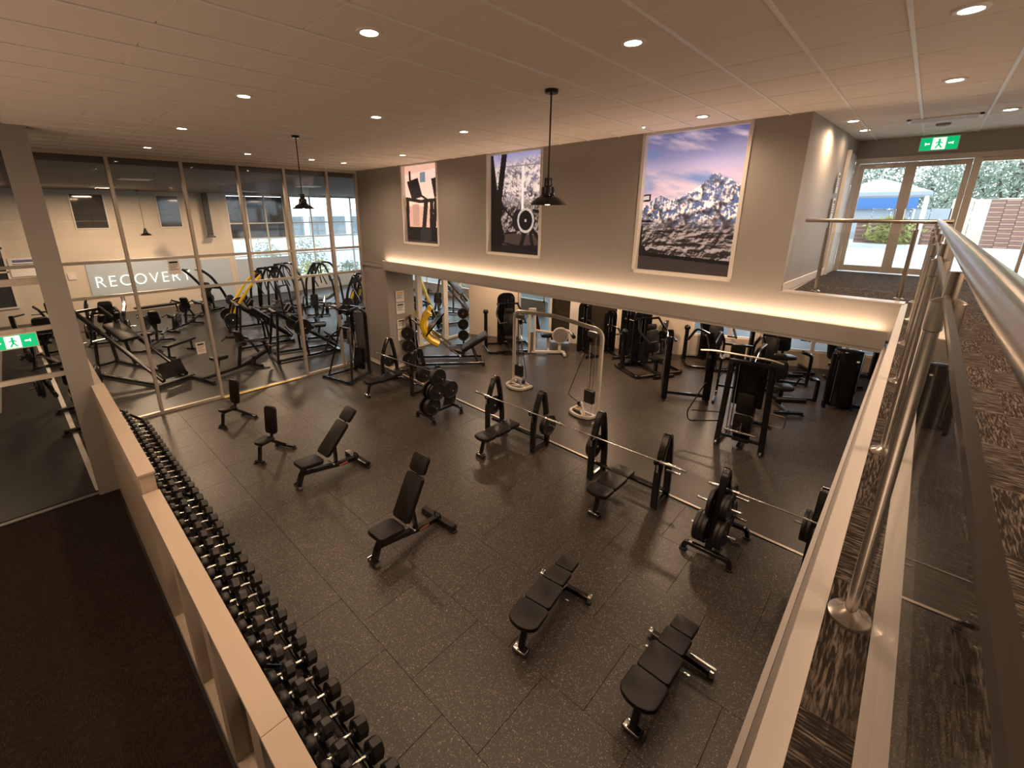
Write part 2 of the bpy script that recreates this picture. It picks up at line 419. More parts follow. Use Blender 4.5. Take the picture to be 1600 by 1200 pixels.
# mezzanine slab, its edge trims, and the walkway carpet
struct('mezzanine_slab', MB().bb(-8, 7.32, -6, -.005, 3.16, 3.742).bb(7.32, 10.7, -6, 1.28, 3.22, 3.742).bb(7.55, 19, 1.28, 12.9, 3.2, 3.3).bb(10.7, 19, -6, 1.28, 3.2, 3.3), 'wall')
struct('floor_walk', MB().bb(-5, 7.2, -5.9, 0, 3.742, 3.75).bb(7.2, 10.6, -5.9, 1.2, 3.742, 3.75), 'carpet')
struct('trim_4', MB().bb(-5, 7.25, 0, .052, 3.40, 3.752), 'nosing')
struct('trim_5', MB().bb(-5, 7.2, 0, .12, 3.13, 3.18).bb(-5, 7.2, .10, .12, 3.18, 3.215), 'nosing')

# corridor on the mezzanine: side wall, end wall with doors
cw = MB(); cw.add([(7.17, 1.30, 3.75), (10.62, 1.16, 3.75), (10.62, 1.16, 6.02), (7.17, 1.30, 6.02), (7.3, 1.42, 3.75), (10.62, 1.30, 3.75), (10.62, 1.30, 6.02), (7.3, 1.42, 6.02)],
       [(0, 1, 2, 3), (5, 4, 7, 6), (0, 3, 7, 4), (1, 5, 6, 2), (3, 2, 6, 7), (0, 4, 5, 1)])
struct('wall_corridor', cw, 'wall')
bs = MB(); bs.bar([(7.18, 1.285, 3.81), (10.6, 1.148, 3.81)], .02, .12, .004); struct('baseboard_corridor', bs, 'white')
struct('wall_end', MB().bb(10.6, 10.8, -5.9, 1.3, 5.70, 6.05).bb(10.6, 10.8, -5.9, -1.75, 3.75, 5.7), 'wall')
d1 = struct('door_1', MB().bb(10.58, 10.72, 1.09, 1.15, 3.75, 5.62).bb(10.58, 10.72, -1.78, -1.7, 3.75, 5.62).bb(10.58, 10.72, -.40, -.31, 3.75, 5.62).bb(10.575, 10.725, -1.78, 1.15, 5.62, 5.70), 'alu')
for (a, b, hy) in ((.405, 1.085, .45), (-.305, .404, .35)):
    lf = struct('door_leaf', MB().bb(10.62, 10.67, a + .07, b - .07, 3.77, 3.87).bb(10.62, 10.67, a + .07, b - .07, 5.53, 5.61).bb(10.621, 10.671, a, a + .07, 3.765, 5.612).bb(10.621, 10.671, b - .07, b, 3.765, 5.612), 'alu', d1)
    struct('pane', MB().bb(10.64, 10.65, a + .07, b - .07, 3.87, 5.53), 'glass', lf)
    struct('door_handle', MB().tube(fil([(10.62, hy, 4.62), (10.56, hy, 4.62), (10.56, hy, 4.86), (10.62, hy, 4.86)], .03), .011), 'chrome', lf)
    struct('door_closer', MB().bb(10.57, 10.62, (a + b) / 2 - .12, (a + b) / 2 + .12, 5.54, 5.585), 'steel', lf)
w5 = struct('window_5', MB().bb(10.6, 10.7, -1.695, -.405, 3.752, 3.82).bb(10.6, 10.7, -1.695, -.405, 5.56, 5.618).bb(10.602, 10.702, -1.13, -1.09, 3.822, 5.558), 'alu')
struct('pane', MB().bb(10.64, 10.65, -1.09, -.405, 3.83, 5.55), 'glass', w5); struct('pane', MB().bb(10.64, 10.65, -1.7, -1.13, 3.83, 5.55), 'glass', w5)
struct('wall_walk', MB().bb(5.2, 10.6, -1.92, -1.8, 3.75, 6.02), 'wall_cream')
struct('trim_6', MB().bb(9.80, 10.57, 1.152, 1.19, 3.75, 5.75).bb(9.74, 9.798, 1.14, 1.20, 3.75, 5.78), 'white')

# outer shell
struct('wall_rear', MB().bb(-8.2, -8, -6, 29, -.2, 6.3).bb(-8, 11, -6.2, -6, 0, 6.3).bb(11, 19.2, -6.2, -6, 0, 3.3), 'wall')
struct('wall_mezzanine', MB().bb(-.2, -.08, -5.9, -.02, 0, 3.2), 'wall')

# glass wall between the hall and the recovery room
GY = 12.9
mul = [.50, 1.72, 3.07, 4.28, 5.43, 6.65, 7.60]
w1 = struct('window_1', MB().bb(-8, 7.7, GY - .05, GY + .05, 5.93, 6.03), 'alu')
TR = (3.76, 3.01)
for i, x in enumerate(mul):
    z0 = 2.97 if i == 3 else 0
    struct('mullion', MB().bb(x - .032, x + .032, GY - .06, GY + .06, z0, 5.95), 'alu', w1)
for x in (-.75, -2.0, -3.25, -4.5, -5.75):
    struct('mullion', MB().bb(x - .032, x + .032, GY - .06, GY + .06, 3.76, 5.95), 'alu', w1)
for z in TR: struct('transom', MB().bb(.5, 7.6, GY - .045, GY + .045, z - .03, z + .03), 'alu', w1)
struct('transom', MB().bb(-8, .5, GY - .045, GY + .045, 3.73, 3.79), 'alu', w1)
struct('sill_rail', MB().bb(.5, 3.07, GY - .05, GY + .05, 0, .07), 'alu', w1)
struct('sill_rail', MB().bb(5.43, 7.6, GY - .05, GY + .05, 0, .07), 'alu', w1)
struct('threshold', MB().bb(3.07, 5.43, GY - .06, GY + .06, 0, .018), 'alu', w1)
zs = [.07, 2.98, 3.04, 3.73, 3.79, 5.93]
for i in range(len(mul) - 1):
    a, b = mul[i] + .03, mul[i + 1] - .03
    for k in (0, 2, 4):
        if k == 0 and i in (2, 3):
            if i == 2: struct('pane', MB().bb(3.10, 5.40, GY - .005, GY + .005, .03, 2.98), 'glass', w1)
            continue
        struct('pane', MB().bb(a, b, GY - .005, GY + .005, zs[k], zs[k + 1]), 'glass', w1)
for a, b in ((-.75, .5), (-2, -.75), (-3.25, -2), (-4.5, -3.25)):
    struct('pane', MB().bb(a + .03, b - .03, GY - .005, GY + .005, 3.79, 5.93), 'glass', w1)

# grey column and the entrance glazing beside it
struct('pillar', MB().bb(.16, .47, 9.68, 9.90, 0, 6.02), 'frame_grey')
EY = 9.78
w2 = struct('window_2', MB().bb(-6, .17, EY - .05, EY + .05, 3.74, 3.84), 'alu')
for z in (2.28, 3.06): struct('transom', MB().bb(-6, .17, EY - .04, EY + .04, z - .035, z + .035), 'alu', w2)
for x in (-1.42, -3.0): struct('mullion', MB().bb(x - .05, x + .05, EY - .05, EY + .05, 0, 3.76), 'alu', w2)
struct('threshold', MB().bb(-6, .17, EY - .05, EY + .03, 0, .02), 'grey_metal', w2)
for a, b in ((-1.37, .16), (-2.95, -1.47)):
    for c, d in ((.02, 2.245), (2.315, 3.025), (3.095, 3.74)): struct('pane', MB().bb(a, b, EY - .005, EY + .005, c, d), 'glass', w2)
struct('window_6', MB().bb(.42, .47, 9.9, 12.85, 3.74, 3.8), 'alu')

# partition beside the dumbbell rack: a raised solid end, then a framed screen
X0, X1 = .435, .575
pt = struct('wall_partition', MB().bb(X0, X1, 5.80, 12.84, .002, 1.98), 'ply')
struct('capping', MB().bb(X0 - .012, X1 + .012, 5.78, 9.68, 1.98, 2.005), 'ply', pt)
for a, b in ((2.31, 5.78), (.3, 2.305)): struct('capping', MB().bb(X0 - .012, X1 + .012, a, b, 1.74, 1.768), 'ply', pt)
struct('sole_plate', MB().bb(X0, X1, .3, 5.8, .002, .12), 'ply', pt)
struct('head_rail', MB().bb(X0, X1, .3, 5.8, 1.64, 1.74), 'ply', pt)
OPN = [(.55, 1.38), (1.60, 2.42), (2.65, 3.50), (3.72, 4.50), (4.70, 5.66)]
for y0, y1 in zip([.3] + [o[1] for o in OPN], [o[0] for o in OPN] + [5.8]):
    struct('stud', MB().bb(X0, X1, y0, y1, .12, 1.64), 'ply', pt)
for y0, y1 in OPN:
    struct('pane', MB().bb(X1 - .03, X1 - .02, y0, y1, .12, 1.64), 'glass_tint', pt)

# ------------------------------------------------ recovery room
RY = 28.4
rw = wall_openings(MB(Matrix.Rotation(PI / 2, 4, 'Z')), RY, RY + .2, 0, 5.8, 0, 0, [])
struct('wall_recovery', MB().bb(-8, 8.6, RY, RY + .2, 0, 5.8).bb(8.6, 17.6, RY, RY + .2, 0, .85).bb(8.6, 17.6, RY, RY + .2, 5.7, 5.85).bb(11.75, 12.1, RY - .1, RY + .2, 0, 5.8), 'wall_cream')
struct('ceiling_recovery', MB().bb(-8, 17.7, 12.96, RY + .3, 5.80, 6.0), 'dark_ceiling')
struct('wall_recovery_side', MB().bb(17.5, 17.7, 12.9, RY, 0, .55).bb(17.5, 17.7, 12.9, RY, 5.6, 5.85), 'wall')
w3 = struct('window_3', MB().bb(8.6, 17.5, RY + .02, RY + .12, .80, .90), 'white')
xs3 = [8.62, 9.62, 10.65, 11.72, 12.14, 13.4, 14.8, 16.2, 17.48]
for x in xs3: struct('mullion', MB().bb(x - .045, x + .045, RY, RY + .1, .85, 5.75), 'white', w3)
for z in (2.35, 3.35, 4.2): struct('transom', MB().bb(8.6, 17.5, RY + .01, RY + .09, z - .035, z + .035), 'white', w3)
zz = [.88, 2.35, 3.35, 4.2, 5.7]
for i in range(len(xs3) - 1):
    if i == 3: continue
    for k in range(4):
        dark = i < 3 and k >= 2
        struct('pane', MB().bb(xs3[i] + .04, xs3[i + 1] - .04, RY + .045, RY + .055, zz[k] + .03, zz[k + 1] - .03), 'mirror' if dark else 'glass', w3)
w4 = struct('window_4', MB().bb(17.5, 17.6, 12.9, RY, .52, .62), 'white')
ys4 = [13.0 + 1.53 * k for k in range(11)]
for y in ys4: struct('mullion', MB().bb(17.5, 17.6, y - .045, y + .045, .55, 5.65), 'white', w4)
for z in (2.0, 3.4, 4.6): struct('transom', MB().bb(17.51, 17.59, 12.9, RY, z - .035, z + .035), 'white', w4)
for a, b in zip(ys4[:-1], ys4[1:]): struct('pane', MB().bb(17.545, 17.555, a + .04, b - .04, .6, 5.62), 'glass', w4)
for (a, b, c, d) in ((2.2, 3.35, 4.1, 5.6), (5.45, 6.35, 4.1, 5.6)):
    wv = struct('window_7', MB().bb(a, b, RY - .05, RY, c - .05, c).bb(a, b, RY - .05, RY, d, d + .05).bb(a - .05, a, RY - .05, RY, c - .05, d + .05).bb(b, b + .05, RY - .05, RY, c - .05, d + .05), 'white')
    struct('pane', MB().bb(a, b, RY - .02, RY - .005, c, d), 'mirror', wv)

w12 = struct('window_12', MB().bb(-2.4, -.35, RY - .06, RY, .75, .82).bb(-2.4, -.35, RY - .06, RY, 3.3, 3.38).bb(-2.4, -.35, RY - .06, RY, 2.3, 2.36).bb(-.42, -.35, RY - .06, RY, .82, 5.5), 'white')
struct('pane', MB().bb(-2.4, -.42, RY - .02, RY - .005, .82, 5.5), 'mirror', w12)
# ------------------------------------------------ undercroft back wall (oblique) and windows
w8 = struct('window_8', MB().bb(8.25, 12.45, GY - .05, GY + .05, 2.98, 3.3), 'white')
for x in (8.4, 9.80, 11.03, 12.5): struct('mullion', MB().bb(x - .1, x + .1, GY - .06, GY + .06, 0, 3.0), 'white', w8)
struct('sill_rail', MB().bb(8.3, 12.5, GY - .05, GY + .05, 0, .08), 'white', w8)
for a, b in ((8.5, 9.7), (9.9, 10.93), (11.13, 12.4)): struct('pane', MB().bb(a, b, GY - .005, GY + .005, .08, 2.98), 'glass', w8)
BA = math.atan2(-11.4, 4.9) - PI / 2     # local +y runs along the wall
BO = Vector((12.4, 12.9, 0))
def bw(o): o.location = BO; o.rotation_euler = (0, 0, BA); return o
def bpt(v, u=0.0, z=0.0): p = Matrix.Rotation(BA, 4, 'Z') @ Vector((u, v, z)); return BO + p
BOPS = [(2.05, 4.5, 0, 2.55), (4.6, 5.85, 0, 2.6), (8.3, 10.35, .75, 2.6), (10.95, 14.5, .5, 2.7)]
bw(struct('wall_undercroft', wall_openings(MB(), 0, 16, 0, 3.25, 0, .18, BOPS), 'wall_cream'))
bw(struct('baseboard_undercroft', MB().bb(-.015, 0, 0, 2.05, 0, .1).bb(-.015, 0, 6.0, 10.95, 0, .1), 'white'))
d2 = bw(struct('door_2', MB().bb(0, .1, 2.05, 2.13, 0, 2.55).bb(0, .1, 3.30, 3.38, 0, 2.55).bb(0, .1, 4.08, 4.16, 0, 2.55).bb(0, .1, 2.05, 4.5, 2.48, 2.55).bb(0, .1, 2.1, 3.34, 2.0, 2.06), 'white'))
struct('pane', MB().bb(.04, .05, 2.13, 3.3, .05, 2.0), 'glass_tint', d2); struct('pane', MB().bb(.04, .05, 3.38, 4.08, .05, 2.48), 'dark_glass', d2)
struct('door_leaf', MB().bb(.03, .07, 4.16, 4.5, 0, 2.48), 'white', d2)
w9 = bw(struct('window_9', MB().bb(0, .1, 4.6, 4.68, 0, 2.6).bb(0, .1, 5.78, 5.85, 0, 2.6).bb(0, .1, 4.6, 5.85, 2.53, 2.6), 'white'))
struct('pane', MB().bb(.04, .06, 4.68, 5.78, 0, 2.53), 'dark_glass', w9)
bw(struct('wall_pilaster', MB().bb(-.12, .1, 5.86, 6.06, 0, 3.25), 'white'))
w10 = bw(struct('window_10', MB().bb(0, .1, 8.3, 10.35, .72, .8).bb(0, .1, 8.3, 10.35, 2.54, 2.6), 'white'))
for v in (8.34, 8.95, 9.5, 10.3): struct('mullion', MB().bb(0, .1, v - .05, v + .05, .75, 2.6), 'white', w10)
for a, b in ((8.39, 8.9), (9.0, 9.45), (9.55, 10.25)): struct('pane', MB().bb(.045, .055, a, b, .8, 2.54), 'glass', w10)
w11 = bw(struct('window_11', MB().bb(0, .1, 10.95, 14.5, .47, .55).bb(0, .1, 10.95, 14.5, 2.64, 2.7), 'white'))
for v in (11.0, 11.9, 12.8, 13.7, 14.45): struct('mullion', MB().bb(0, .1, v - .05, v + .05, .5, 2.7), 'white', w11)
for a, b in ((11.05, 11.85), (11.95, 12.75), (12.85, 13.65), (13.75, 14.4)): struct('pane', MB().bb(.045, .055, a, b, .55, 2.64), 'glass', w11)

# ------------------------------------------------ outside
M['paving'] = mat('pale_paving', (.62, .61, .59), .8, 0, .1, .6, .2, 20)
M['clad'] = mat('grey_cladding', (.66, .71, .76), .6, 0, .05, 1)
M['clad2'] = mat('dark_cladding', (.16, .19, .22), .6, 0, .1, 1)
M['rust'] = mat('rusty_brick', (.40, .23, .17), .8, 0, .25, 3)
M['rust2'] = mat('brown_brick', (.25, .15, .12), .8, 0, .25, 3)
M['fence_grey'] = mat('grey_fence_paint', (.36, .40, .44), .6, 0, .06, 3)
M['fence_cream'] = mat('cream_fence_paint', (.70, .64, .46), .6, 0, .06, 3)
M['blue'] = mat('blue_paint', (.06, .17, .42), .5, 0, .06, 3)
M['canvas'] = mat('grey_blue_canvas', (.34, .39, .47), .8, 0, .05, 3)
M['bark'] = mat('bark', (.12, .09, .07), .9, 0, .3, 6)
M['leaf'] = mat('dull_green_leaf', (.22, .27, .21), .7, 0, .45, 1.2)
M['leaf2'] = mat('yellow_green_leaf', (.34, .34, .10), .7, 0, .5, 2)
struct('ground', MB().bb(-20, 70, -40, 70, -.5, -.26).bb(17.7, 60, -6, 60, -.26, -.05).bb(-20, 17.7, 28.6, 60, -.26, -.05), 'paving')
struct('terrace', MB().bb(10.72, 34, -9, 3.0, 3.32, 3.72), 'paving')

# ================================================================== FITTINGS
DL = [((2.00, 3.06), 'near the glass-box end of the front row over the benches'), ]
def downlight(x, y, label, z=6.0, p=22, r=.075, col=WARM, group='downlights in the tiled ceiling'):
    t = thing('downlight', label, 'ceiling light', (x, y, z), 0, group)
    part(t, 'trim_ring', MB().lathe([(r * .8, -.002), (r * .82, -.012), (r * 1.12, -.012), (r * 1.2, -.004), (r * 1.2, .0)], 24), 'tbar')
    part(t, 'lens', MB().lathe([(1e-7, -.006), (r * .8, -.006), (r * .8, .0)], 24), 'lens')
    l = bpy.data.lights.new('lamp_light', 'SPOT'); l.energy = p * 4; l.color = col; l.spot_size = math.radians(165); l.spot_blend = .9; l.shadow_soft_size = .06
    o = bpy.data.objects.new('lamp_light', l); COL.objects.link(o); o.parent = t; o.location = (0, 0, -.02)
    return t
for x, y, lb in [(2.0, 3.06, 'bright round recessed downlight nearest the camera, left of the big pendant cord'),
                 (3.44, 1.83, 'bright round recessed downlight between the large pendant and the right-hand railing'),
                 (4.35, .07, 'largest glowing downlight, at the top right corner above the handrail'),
                 (6.43, .09, 'downlight over the walkway, second along from the corner one above the handrail'),
                 (2.03, 5.57, 'downlight in line with the left glass bays, nearest of that row'),
                 (3.61, 5.49, 'downlight in the middle of the ceiling, behind the brightest left one'),
                 (5.15, 5.46, 'downlight above the rowing-machine poster, over the middle of the hall'),
                 (2.08, 8.29, 'downlight second from the glass wall in the leftmost row'),
                 (2.16, 11.13, 'leftmost small downlight close to the glass wall'),
                 (3.84, 10.77, 'small downlight close to the glass wall, left of the far pendant'),
                 (5.27, 10.82, 'small downlight close to the glass wall, just right of the far pendant'),
                 (6.15, 10.92, 'small downlight nearest the far corner of glass wall and poster wall'),
                 (6.24, 8.57, 'downlight above the treadmill poster'),
                 (6.51, 2.40, 'downlight above the mountain poster'),
                 (8.24, 1.02, 'downlight washing the corridor side wall before the doors'),
                 (9.25, .98, 'dim downlight in the corridor nearest the double doors'),
                 (8.65, -.44, 'downlight at the right edge of frame over the corridor'),
                 (3.5, 8.2, 'unlit-looking downlight in the far middle of the ceiling')][:-1]:
    downlight(x, y, lb, p=4 if 'dim' in lb else 22)
for i, (x, y) in enumerate([(-2, 3.06), (-2, 6), (-2, 9), (.4, -1.7), (3.2, -1.8), (6.0, -1.8)]):
    downlight(x, y, ['recessed downlight over the entrance carpet, outside the picture', 'second recessed downlight over the entrance carpet', 'third recessed downlight over the entrance carpet', 'recessed downlight over the walkway behind the camera', 'recessed downlight over the walkway right of the camera', 'recessed downlight over the far walkway outside the picture'][i], p=22)

s = thing('ceiling_sensor', 'tiny white dome sensor in the ceiling in front of the mountain poster', 'sensor', (6.66, 3.27, 6.0))
part(s, 'base', MB().lathe([(.0001, -.012), (.04, -.012), (.045, 0)], 16), 'tbar'); part(s, 'dome', MB().ball((0, 0, -.015), .022), 'sign_white')
s = thing('smoke_detector', 'flat round smoke detector in front of the exit sign', 'detector', (9.38, .13, 6.0))
part(s, 'base', MB().lathe([(.0001, -.03), (.07, -.03), (.08, -.012), (.08, 0)], 20), 'grey_metal'); part(s, 'cap', MB().lathe([(.0001, -.045), (.04, -.045), (.05, -.03)], 16), 'white')
v = thing('air_vent', 'rectangular white slotted air vent in the corridor ceiling', 'vent', (8.83, .13, 6.0))
part(v, 'frame', MB().bb(-.15, .15, -.36, -.32, -.02, 0).bb(-.15, .15, .32, .36, -.02, 0).bb(-.15, -.12, -.36, .36, -.02, 0).bb(.12, .15, -.36, .36, -.02, 0), 'tbar')
part(v, 'backing', MB().bb(-.12, .12, -.32, .32, -.004, 0), 'grey_metal')
for k in range(5): part(v, 'slat', MB().bb(-.10 + .05 * k - .008, -.10 + .05 * k + .008, -.32, .32, -.016, -.006), 'tbar')

def pendant(x, y, z1, label, z0=6.0, s=1.0, p=10):
    t = thing('pendant_lamp', label, 'pendant lamp', (x, y, z0), 0, 'black pendant lamps')
    d = z1 - z0
    part(t, 'ceiling_rose', MB().lathe([(.0001, 0), (.075 * s, 0), (.075 * s, -.035), (.0001, -.04)], 20), 'gloss')
    part(t, 'cord', MB().tube([(0, 0, -.03), (0, 0, d + .26 * s)], .009, 8), 'black')
    part(t, 'socket', MB().lathe([(.0001, d + .30 * s), (.045 * s, d + .30 * s), (.05 * s, d + .21 * s), (.075 * s, d + .20 * s), (.08 * s, d + .13 * s), (.0001, d + .12 * s)], 20), 'gloss')
    part(t, 'shade', MB().lathe([(.075 * s, d + .14 * s), (.09 * s, d + .10 * s), (.15 * s, d + .07 * s), (.215 * s, d + .01 * s), (.225 * s, d), (.21 * s, d + .008 * s), (.14 * s, d + .06 * s), (.07 * s, d + .09 * s)], 28), 'gloss')
    part(t, 'bulb', MB().ball((0, 0, d + .05 * s), .055 * s), 'lens')
    l = bpy.data.lights.new('lamp_light', 'SPOT'); l.energy = p * 4; l.color = WARM; l.spot_size = math.radians(150); l.spot_blend = .6; l.shadow_soft_size = .05
    o = bpy.data.objects.new('lamp_light', l); COL.objects.link(o); o.parent = t; o.location = (0, 0, d - .02)
pendant(4.11, 3.05, 4.88, 'black metal pendant lamp on a long cord, nearest, in front of the poster wall', s=.92)
pendant(3.54, 7.75, 4.86, 'black metal pendant lamp on a cord, farther one, in front of the glass wall', s=.8)

def exit_sign(loc, rz, w, h, label, hang=0.0):
    t = thing('exit_sign', label, 'exit sign', loc, rz)
    part(t, 'housing', MB().bb(-w / 2 - .012, w / 2 + .012, .0, .05, -h / 2 - .012, h / 2 + .012), 'white')
    part(t, 'panel', MB().bb(-w / 2, w / 2, -.004, .0, -h / 2, h / 2), 'green')
    part(t, 'pictogram_field', MB().bb(-h * .42, h * .42, -.007, -.004, -h * .46, h * .46), 'sign_white')
    f = MB(); q = h
    f.cyl((0, -.010, .28 * q), (0, -.007, .28 * q), .085 * q, 12)
    for a, b, r in (((0, .20), (0, -.05), .075), ((0, .14), (.22, .02), .045), ((0, .14), (-.22, .04), .045), ((0, -.05), (.2, -.36), .055), ((0, -.05), (-.17, -.36), .055)):
        f.tube([(a[0] * q, -.009, a[1] * q), (b[0] * q, -.009, b[1] * q)], r * q, 6)
    part(t, 'running_man', f, 'green')
    for sx in (-1, 1):
        part(t, 'arrow', MB().bb(sx * w * .30 - w * .06, sx * w * .30 + w * .06, -.007, -.004, -h * .05, h * .05).bb(sx * w * .36 - .006, sx * w * .36 + .006, -.007, -.004, -h * .11, h * .11), 'sign_white')
    if hang:
        part(t, 'hanger', MB().tube([(-w * .3, .02, h / 2), (-w * .3, .02, h / 2 + hang)], .006).tube([(w * .3, .02, h / 2), (w * .3, .02, h / 2 + hang)], .006), 'alu')
exit_sign((10.56, .14, 5.86), PI / 2 * -1, .44, .19, 'green running-man exit sign over the upstairs double doors')
exit_sign((-.30, 9.70, 2.915), 0, .52, .20, 'green running-man exit sign hanging at the left edge by the entrance glazing', .08)

def notice(name, loc, rz, w, h, label, cat='notice', lines=5, head='ink', group=None):
    t = thing(name, label, cat, loc, rz, group)
    part(t, 'sheet', MB().bb(-w / 2, w / 2, -.004, 0, -h / 2, h / 2), 'paper')
    part(t, 'heading', MB().bb(-w * .36, w * .36, -.006, -.004, h * .26, h * .40), head)
    ln = MB()
    for k in range(lines): ln.bb(-w * .38, w * (.38 - .1 * (k % 3)), -.0055, -.004, h * (.16 - .11 * k) - h * .018, h * (.16 - .11 * k) + h * .018)
    part(t, 'text_lines', ln, 'red' if lines == 5 else 'ink')
notice('notice', (2.78, 12.84, 1.48), 0, .20, .30, 'white framed notice with black heading on the glass beside the sliding door')
notice('notice', (2.55, 12.84, 3.55), 0, .24, .34, 'white sheet standing for a reflection high on the glass above the second word letter', lines=4)  # a faint reflection in the pane, built as a pale printed sheet
for k, (z, hh, c, lb) in enumerate([(2.30, .34, 'orange', 'white and orange sheet, topmost of the notices on the pier by the undercroft'), (1.92, .34, 'ink', 'white sheet second from top on the pier by the undercroft'),
                             (1.42, .30, 'ink', 'white sheet third from top on the pier by the undercroft'), (1.06, .34, 'orange', 'orange and white sheet lowest on the pier by the undercroft')]):
    p = wallpt(10.20, .42, z); notice('notice', p, -WA, .30, hh, lb, lines=4, head=c)
notice('notice', (9.3, 1.185, 5.25), 0, .16, .30, 'small framed notice on the corridor wall beside the double doors', lines=4)
notice('notice', (9.3, 1.185, 4.85), 0, .18, .34, 'lower framed notice on the corridor wall beside the double doors', lines=4)
notice('notice', (.15, 28.36, 2.5), 0, .9, .8, 'blue and white notice on the back wall seen left of the grey column', lines=3, head='blue_print')
t = thing('light_switch', 'small white wall switch plate left of the recovery sign', 'switch', (1.6, 28.36, 1.95)); part(t, 'plate', MB().bb(-.14, .14, 0, .04, -.16, .16), 'white'); part(t, 'rocker', MB().bb(-.06, .06, -.01, 0, -.08, .08), 'paper')

# ------------------------------------------------ backlit posters: printed colour per vertex of a flat sheet
import numpy as np
def lin(c):
    c = np.clip(np.asarray(c, float), 0, 1); return np.where(c <= .04045, c / 12.92, ((c + .055) / 1.055) ** 2.4)
pm = bpy.data.materials.new('backlit_print'); n, l, b = nodes(pm)
at = n.new('ShaderNodeAttribute'); at.attribute_name = 'print'
l.new(at.outputs['Color'], b.inputs['Base Color']); l.new(at.outputs['Color'], b.inputs['Emission Color'])
b.inputs['Emission Strength'].default_value = .60; b.inputs['Roughness'].default_value = .35
def vnoise(x, y, seed=0):
    r = np.random.RandomState(seed); T = r.rand(64, 64)
    xi, yi = np.floor(x).astype(int), np.floor(y).astype(int); fx, fy = x - xi, y - yi
    fx = fx * fx * (3 - 2 * fx); fy = fy * fy * (3 - 2 * fy)
    a, bb_, c, d = T[yi % 64, xi % 64], T[yi % 64, (xi + 1) % 64], T[(yi + 1) % 64, xi % 64], T[(yi + 1) % 64, (xi + 1) % 64]
    return a * (1 - fx) * (1 - fy) + bb_ * fx * (1 - fy) + c * (1 - fx) * fy + d * fx * fy
def fbm(x, y, seed=0, o=5, ridge=False):
    s = 0; a = .5; t = 0
    for k in range(o):
        q = vnoise(x * 2 ** k, y * 2 ** k, seed + k)
        s = s + a * (1 - abs(2 * q - 1) if ridge else q); t += a; a *= .55
    return s / t
def mixc(a, b, t): t = np.clip(t, 0, 1)[..., None]; return np.asarray(a) * (1 - t) + np.asarray(b) * t
def poly(U, Vv, pts):
    ins = np.zeros(U.shape, bool); n = len(pts)
    for i in range(n):
        (x0, y0), (x1, y1) = pts[i], pts[(i + 1) % n]
        if y0 == y1: continue
        c = ((y0 > Vv) != (y1 > Vv)) & (U < (x1 - x0) * (Vv - y0) / (y1 - y0) + x0); ins ^= c
    return ins
def seg(U, Vv, p, q, w, asp):
    px, py = p; qx, qy = q; dx, dy = qx - px, (qy - py) * asp
    tt = np.clip(((U - px) * dx + (Vv - py) * asp * dy) / (dx * dx + dy * dy), 0, 1)
    return np.hypot(U - px - tt * dx, (Vv - py) * asp - tt * dy) < w
def sheet(parent, W, Hh, img):
    """img: rows from the top, columns left to right as seen from the hall; the local x axis points away from the hall, y runs away from the camera"""
    h, w, _ = img.shape
    vs = [(0, W * (1 - i / w), Hh * (1 - j / h)) for j in range(h + 1) for i in range(w + 1)]
    fs = [(j * (w + 1) + i, j * (w + 1) + i + 1, (j + 1) * (w + 1) + i + 1, (j + 1) * (w + 1) + i) for j in range(h) for i in range(w)]
    me = bpy.data.meshes.new('print'); me.from_pydata(vs, [], fs); me.update()
    ca = me.color_attributes.new('print', 'FLOAT_COLOR', 'POINT')
    full = np.zeros((h + 1, w + 1, 4)); full[:h, :w, :3] = img; full[h, :w, :3] = img[-1]; full[:, w, :3] = full[:, w - 1, :3]; full[..., 3] = 1
    ca.data.foreach_set('color', full.astype(np.float32).ravel())
    me.materials.append(pm); o = bpy.data.objects.new('print', me); COL.objects.link(o); o.parent = parent; return o
def grid(w, h): V_, U_ = np.meshgrid((np.arange(h) + .5) / h, (np.arange(w) + .5) / w, indexing='ij'); return U_, V_
# mountain
def terrain(U, Vv, sx, sy, seed, o=6, e=.012):
    T = fbm(U * sx, Vv * sy, seed, o, True); T2 = fbm((U - e) * sx, (Vv - e * .8) * sy, seed, o, True)
    return T, (T - T2) / e
w, h = 170, 270; U, Vv = grid(w, h); asp = h / w
img = mixc((.36, .37, .54), (.56, .55, .70), Vv / .22); img = mixc(img, (.80, .70, .74), (Vv - .18) / .22)
cl = fbm(U * 2.0 + Vv * 2, Vv * 14 - U * 3, 3); img = mixc(img, (.86, .76, .79), (cl - .50) * 3); img = mixc(img, (.40, .48, .66), (fbm(U * 1.6, Vv * 8 - U, 9) - .54) * 4)
rg = np.interp(U[0], [0, .08, .14, .20, .26, .33, .40, .48, .55, .62, .67, .71, .745, .775, .80, .84, .90, .95, 1.0], [.52, .49, .455, .43, .455, .475, .45, .43, .395, .36, .325, .29, .300, .295, .315, .325, .345, .37, .365]) + (fbm(U[0] * 22, U[0] * 0 + 1.5, 5) - .5) * .028
mt = Vv > rg[None, :]; dep = Vv - rg[None, :]
T, sh = terrain(U + .25 * Vv, Vv - .35 * U, 5.5, 6.5, 11); T2, sh2 = terrain(U - .3 * Vv, Vv + .2 * U, 11, 11, 23)
lit = sh * .10 + sh2 * .06 + .50
snow = mixc((.30, .36, .50), (.94, .87, .84), lit); snow = mixc(snow, (.20, .18, .20), (T2 - .74 + dep * .35) * 6 * (dep > .012)); snow = mixc(snow, (.34, .41, .55), (.42 - T) * 4)
Tl, sl = terrain(U + .6 * Vv, Vv, 7, 15, 31); low = mixc((.13, .105, .10), (.62, .56, .54), sl * .07 + .34 + (Tl - .6) * .8)
snow = mixc(snow, low, (Vv - .60 + .06 * (T - .5)) * 9); img = np.where(mt[..., None], snow, img)
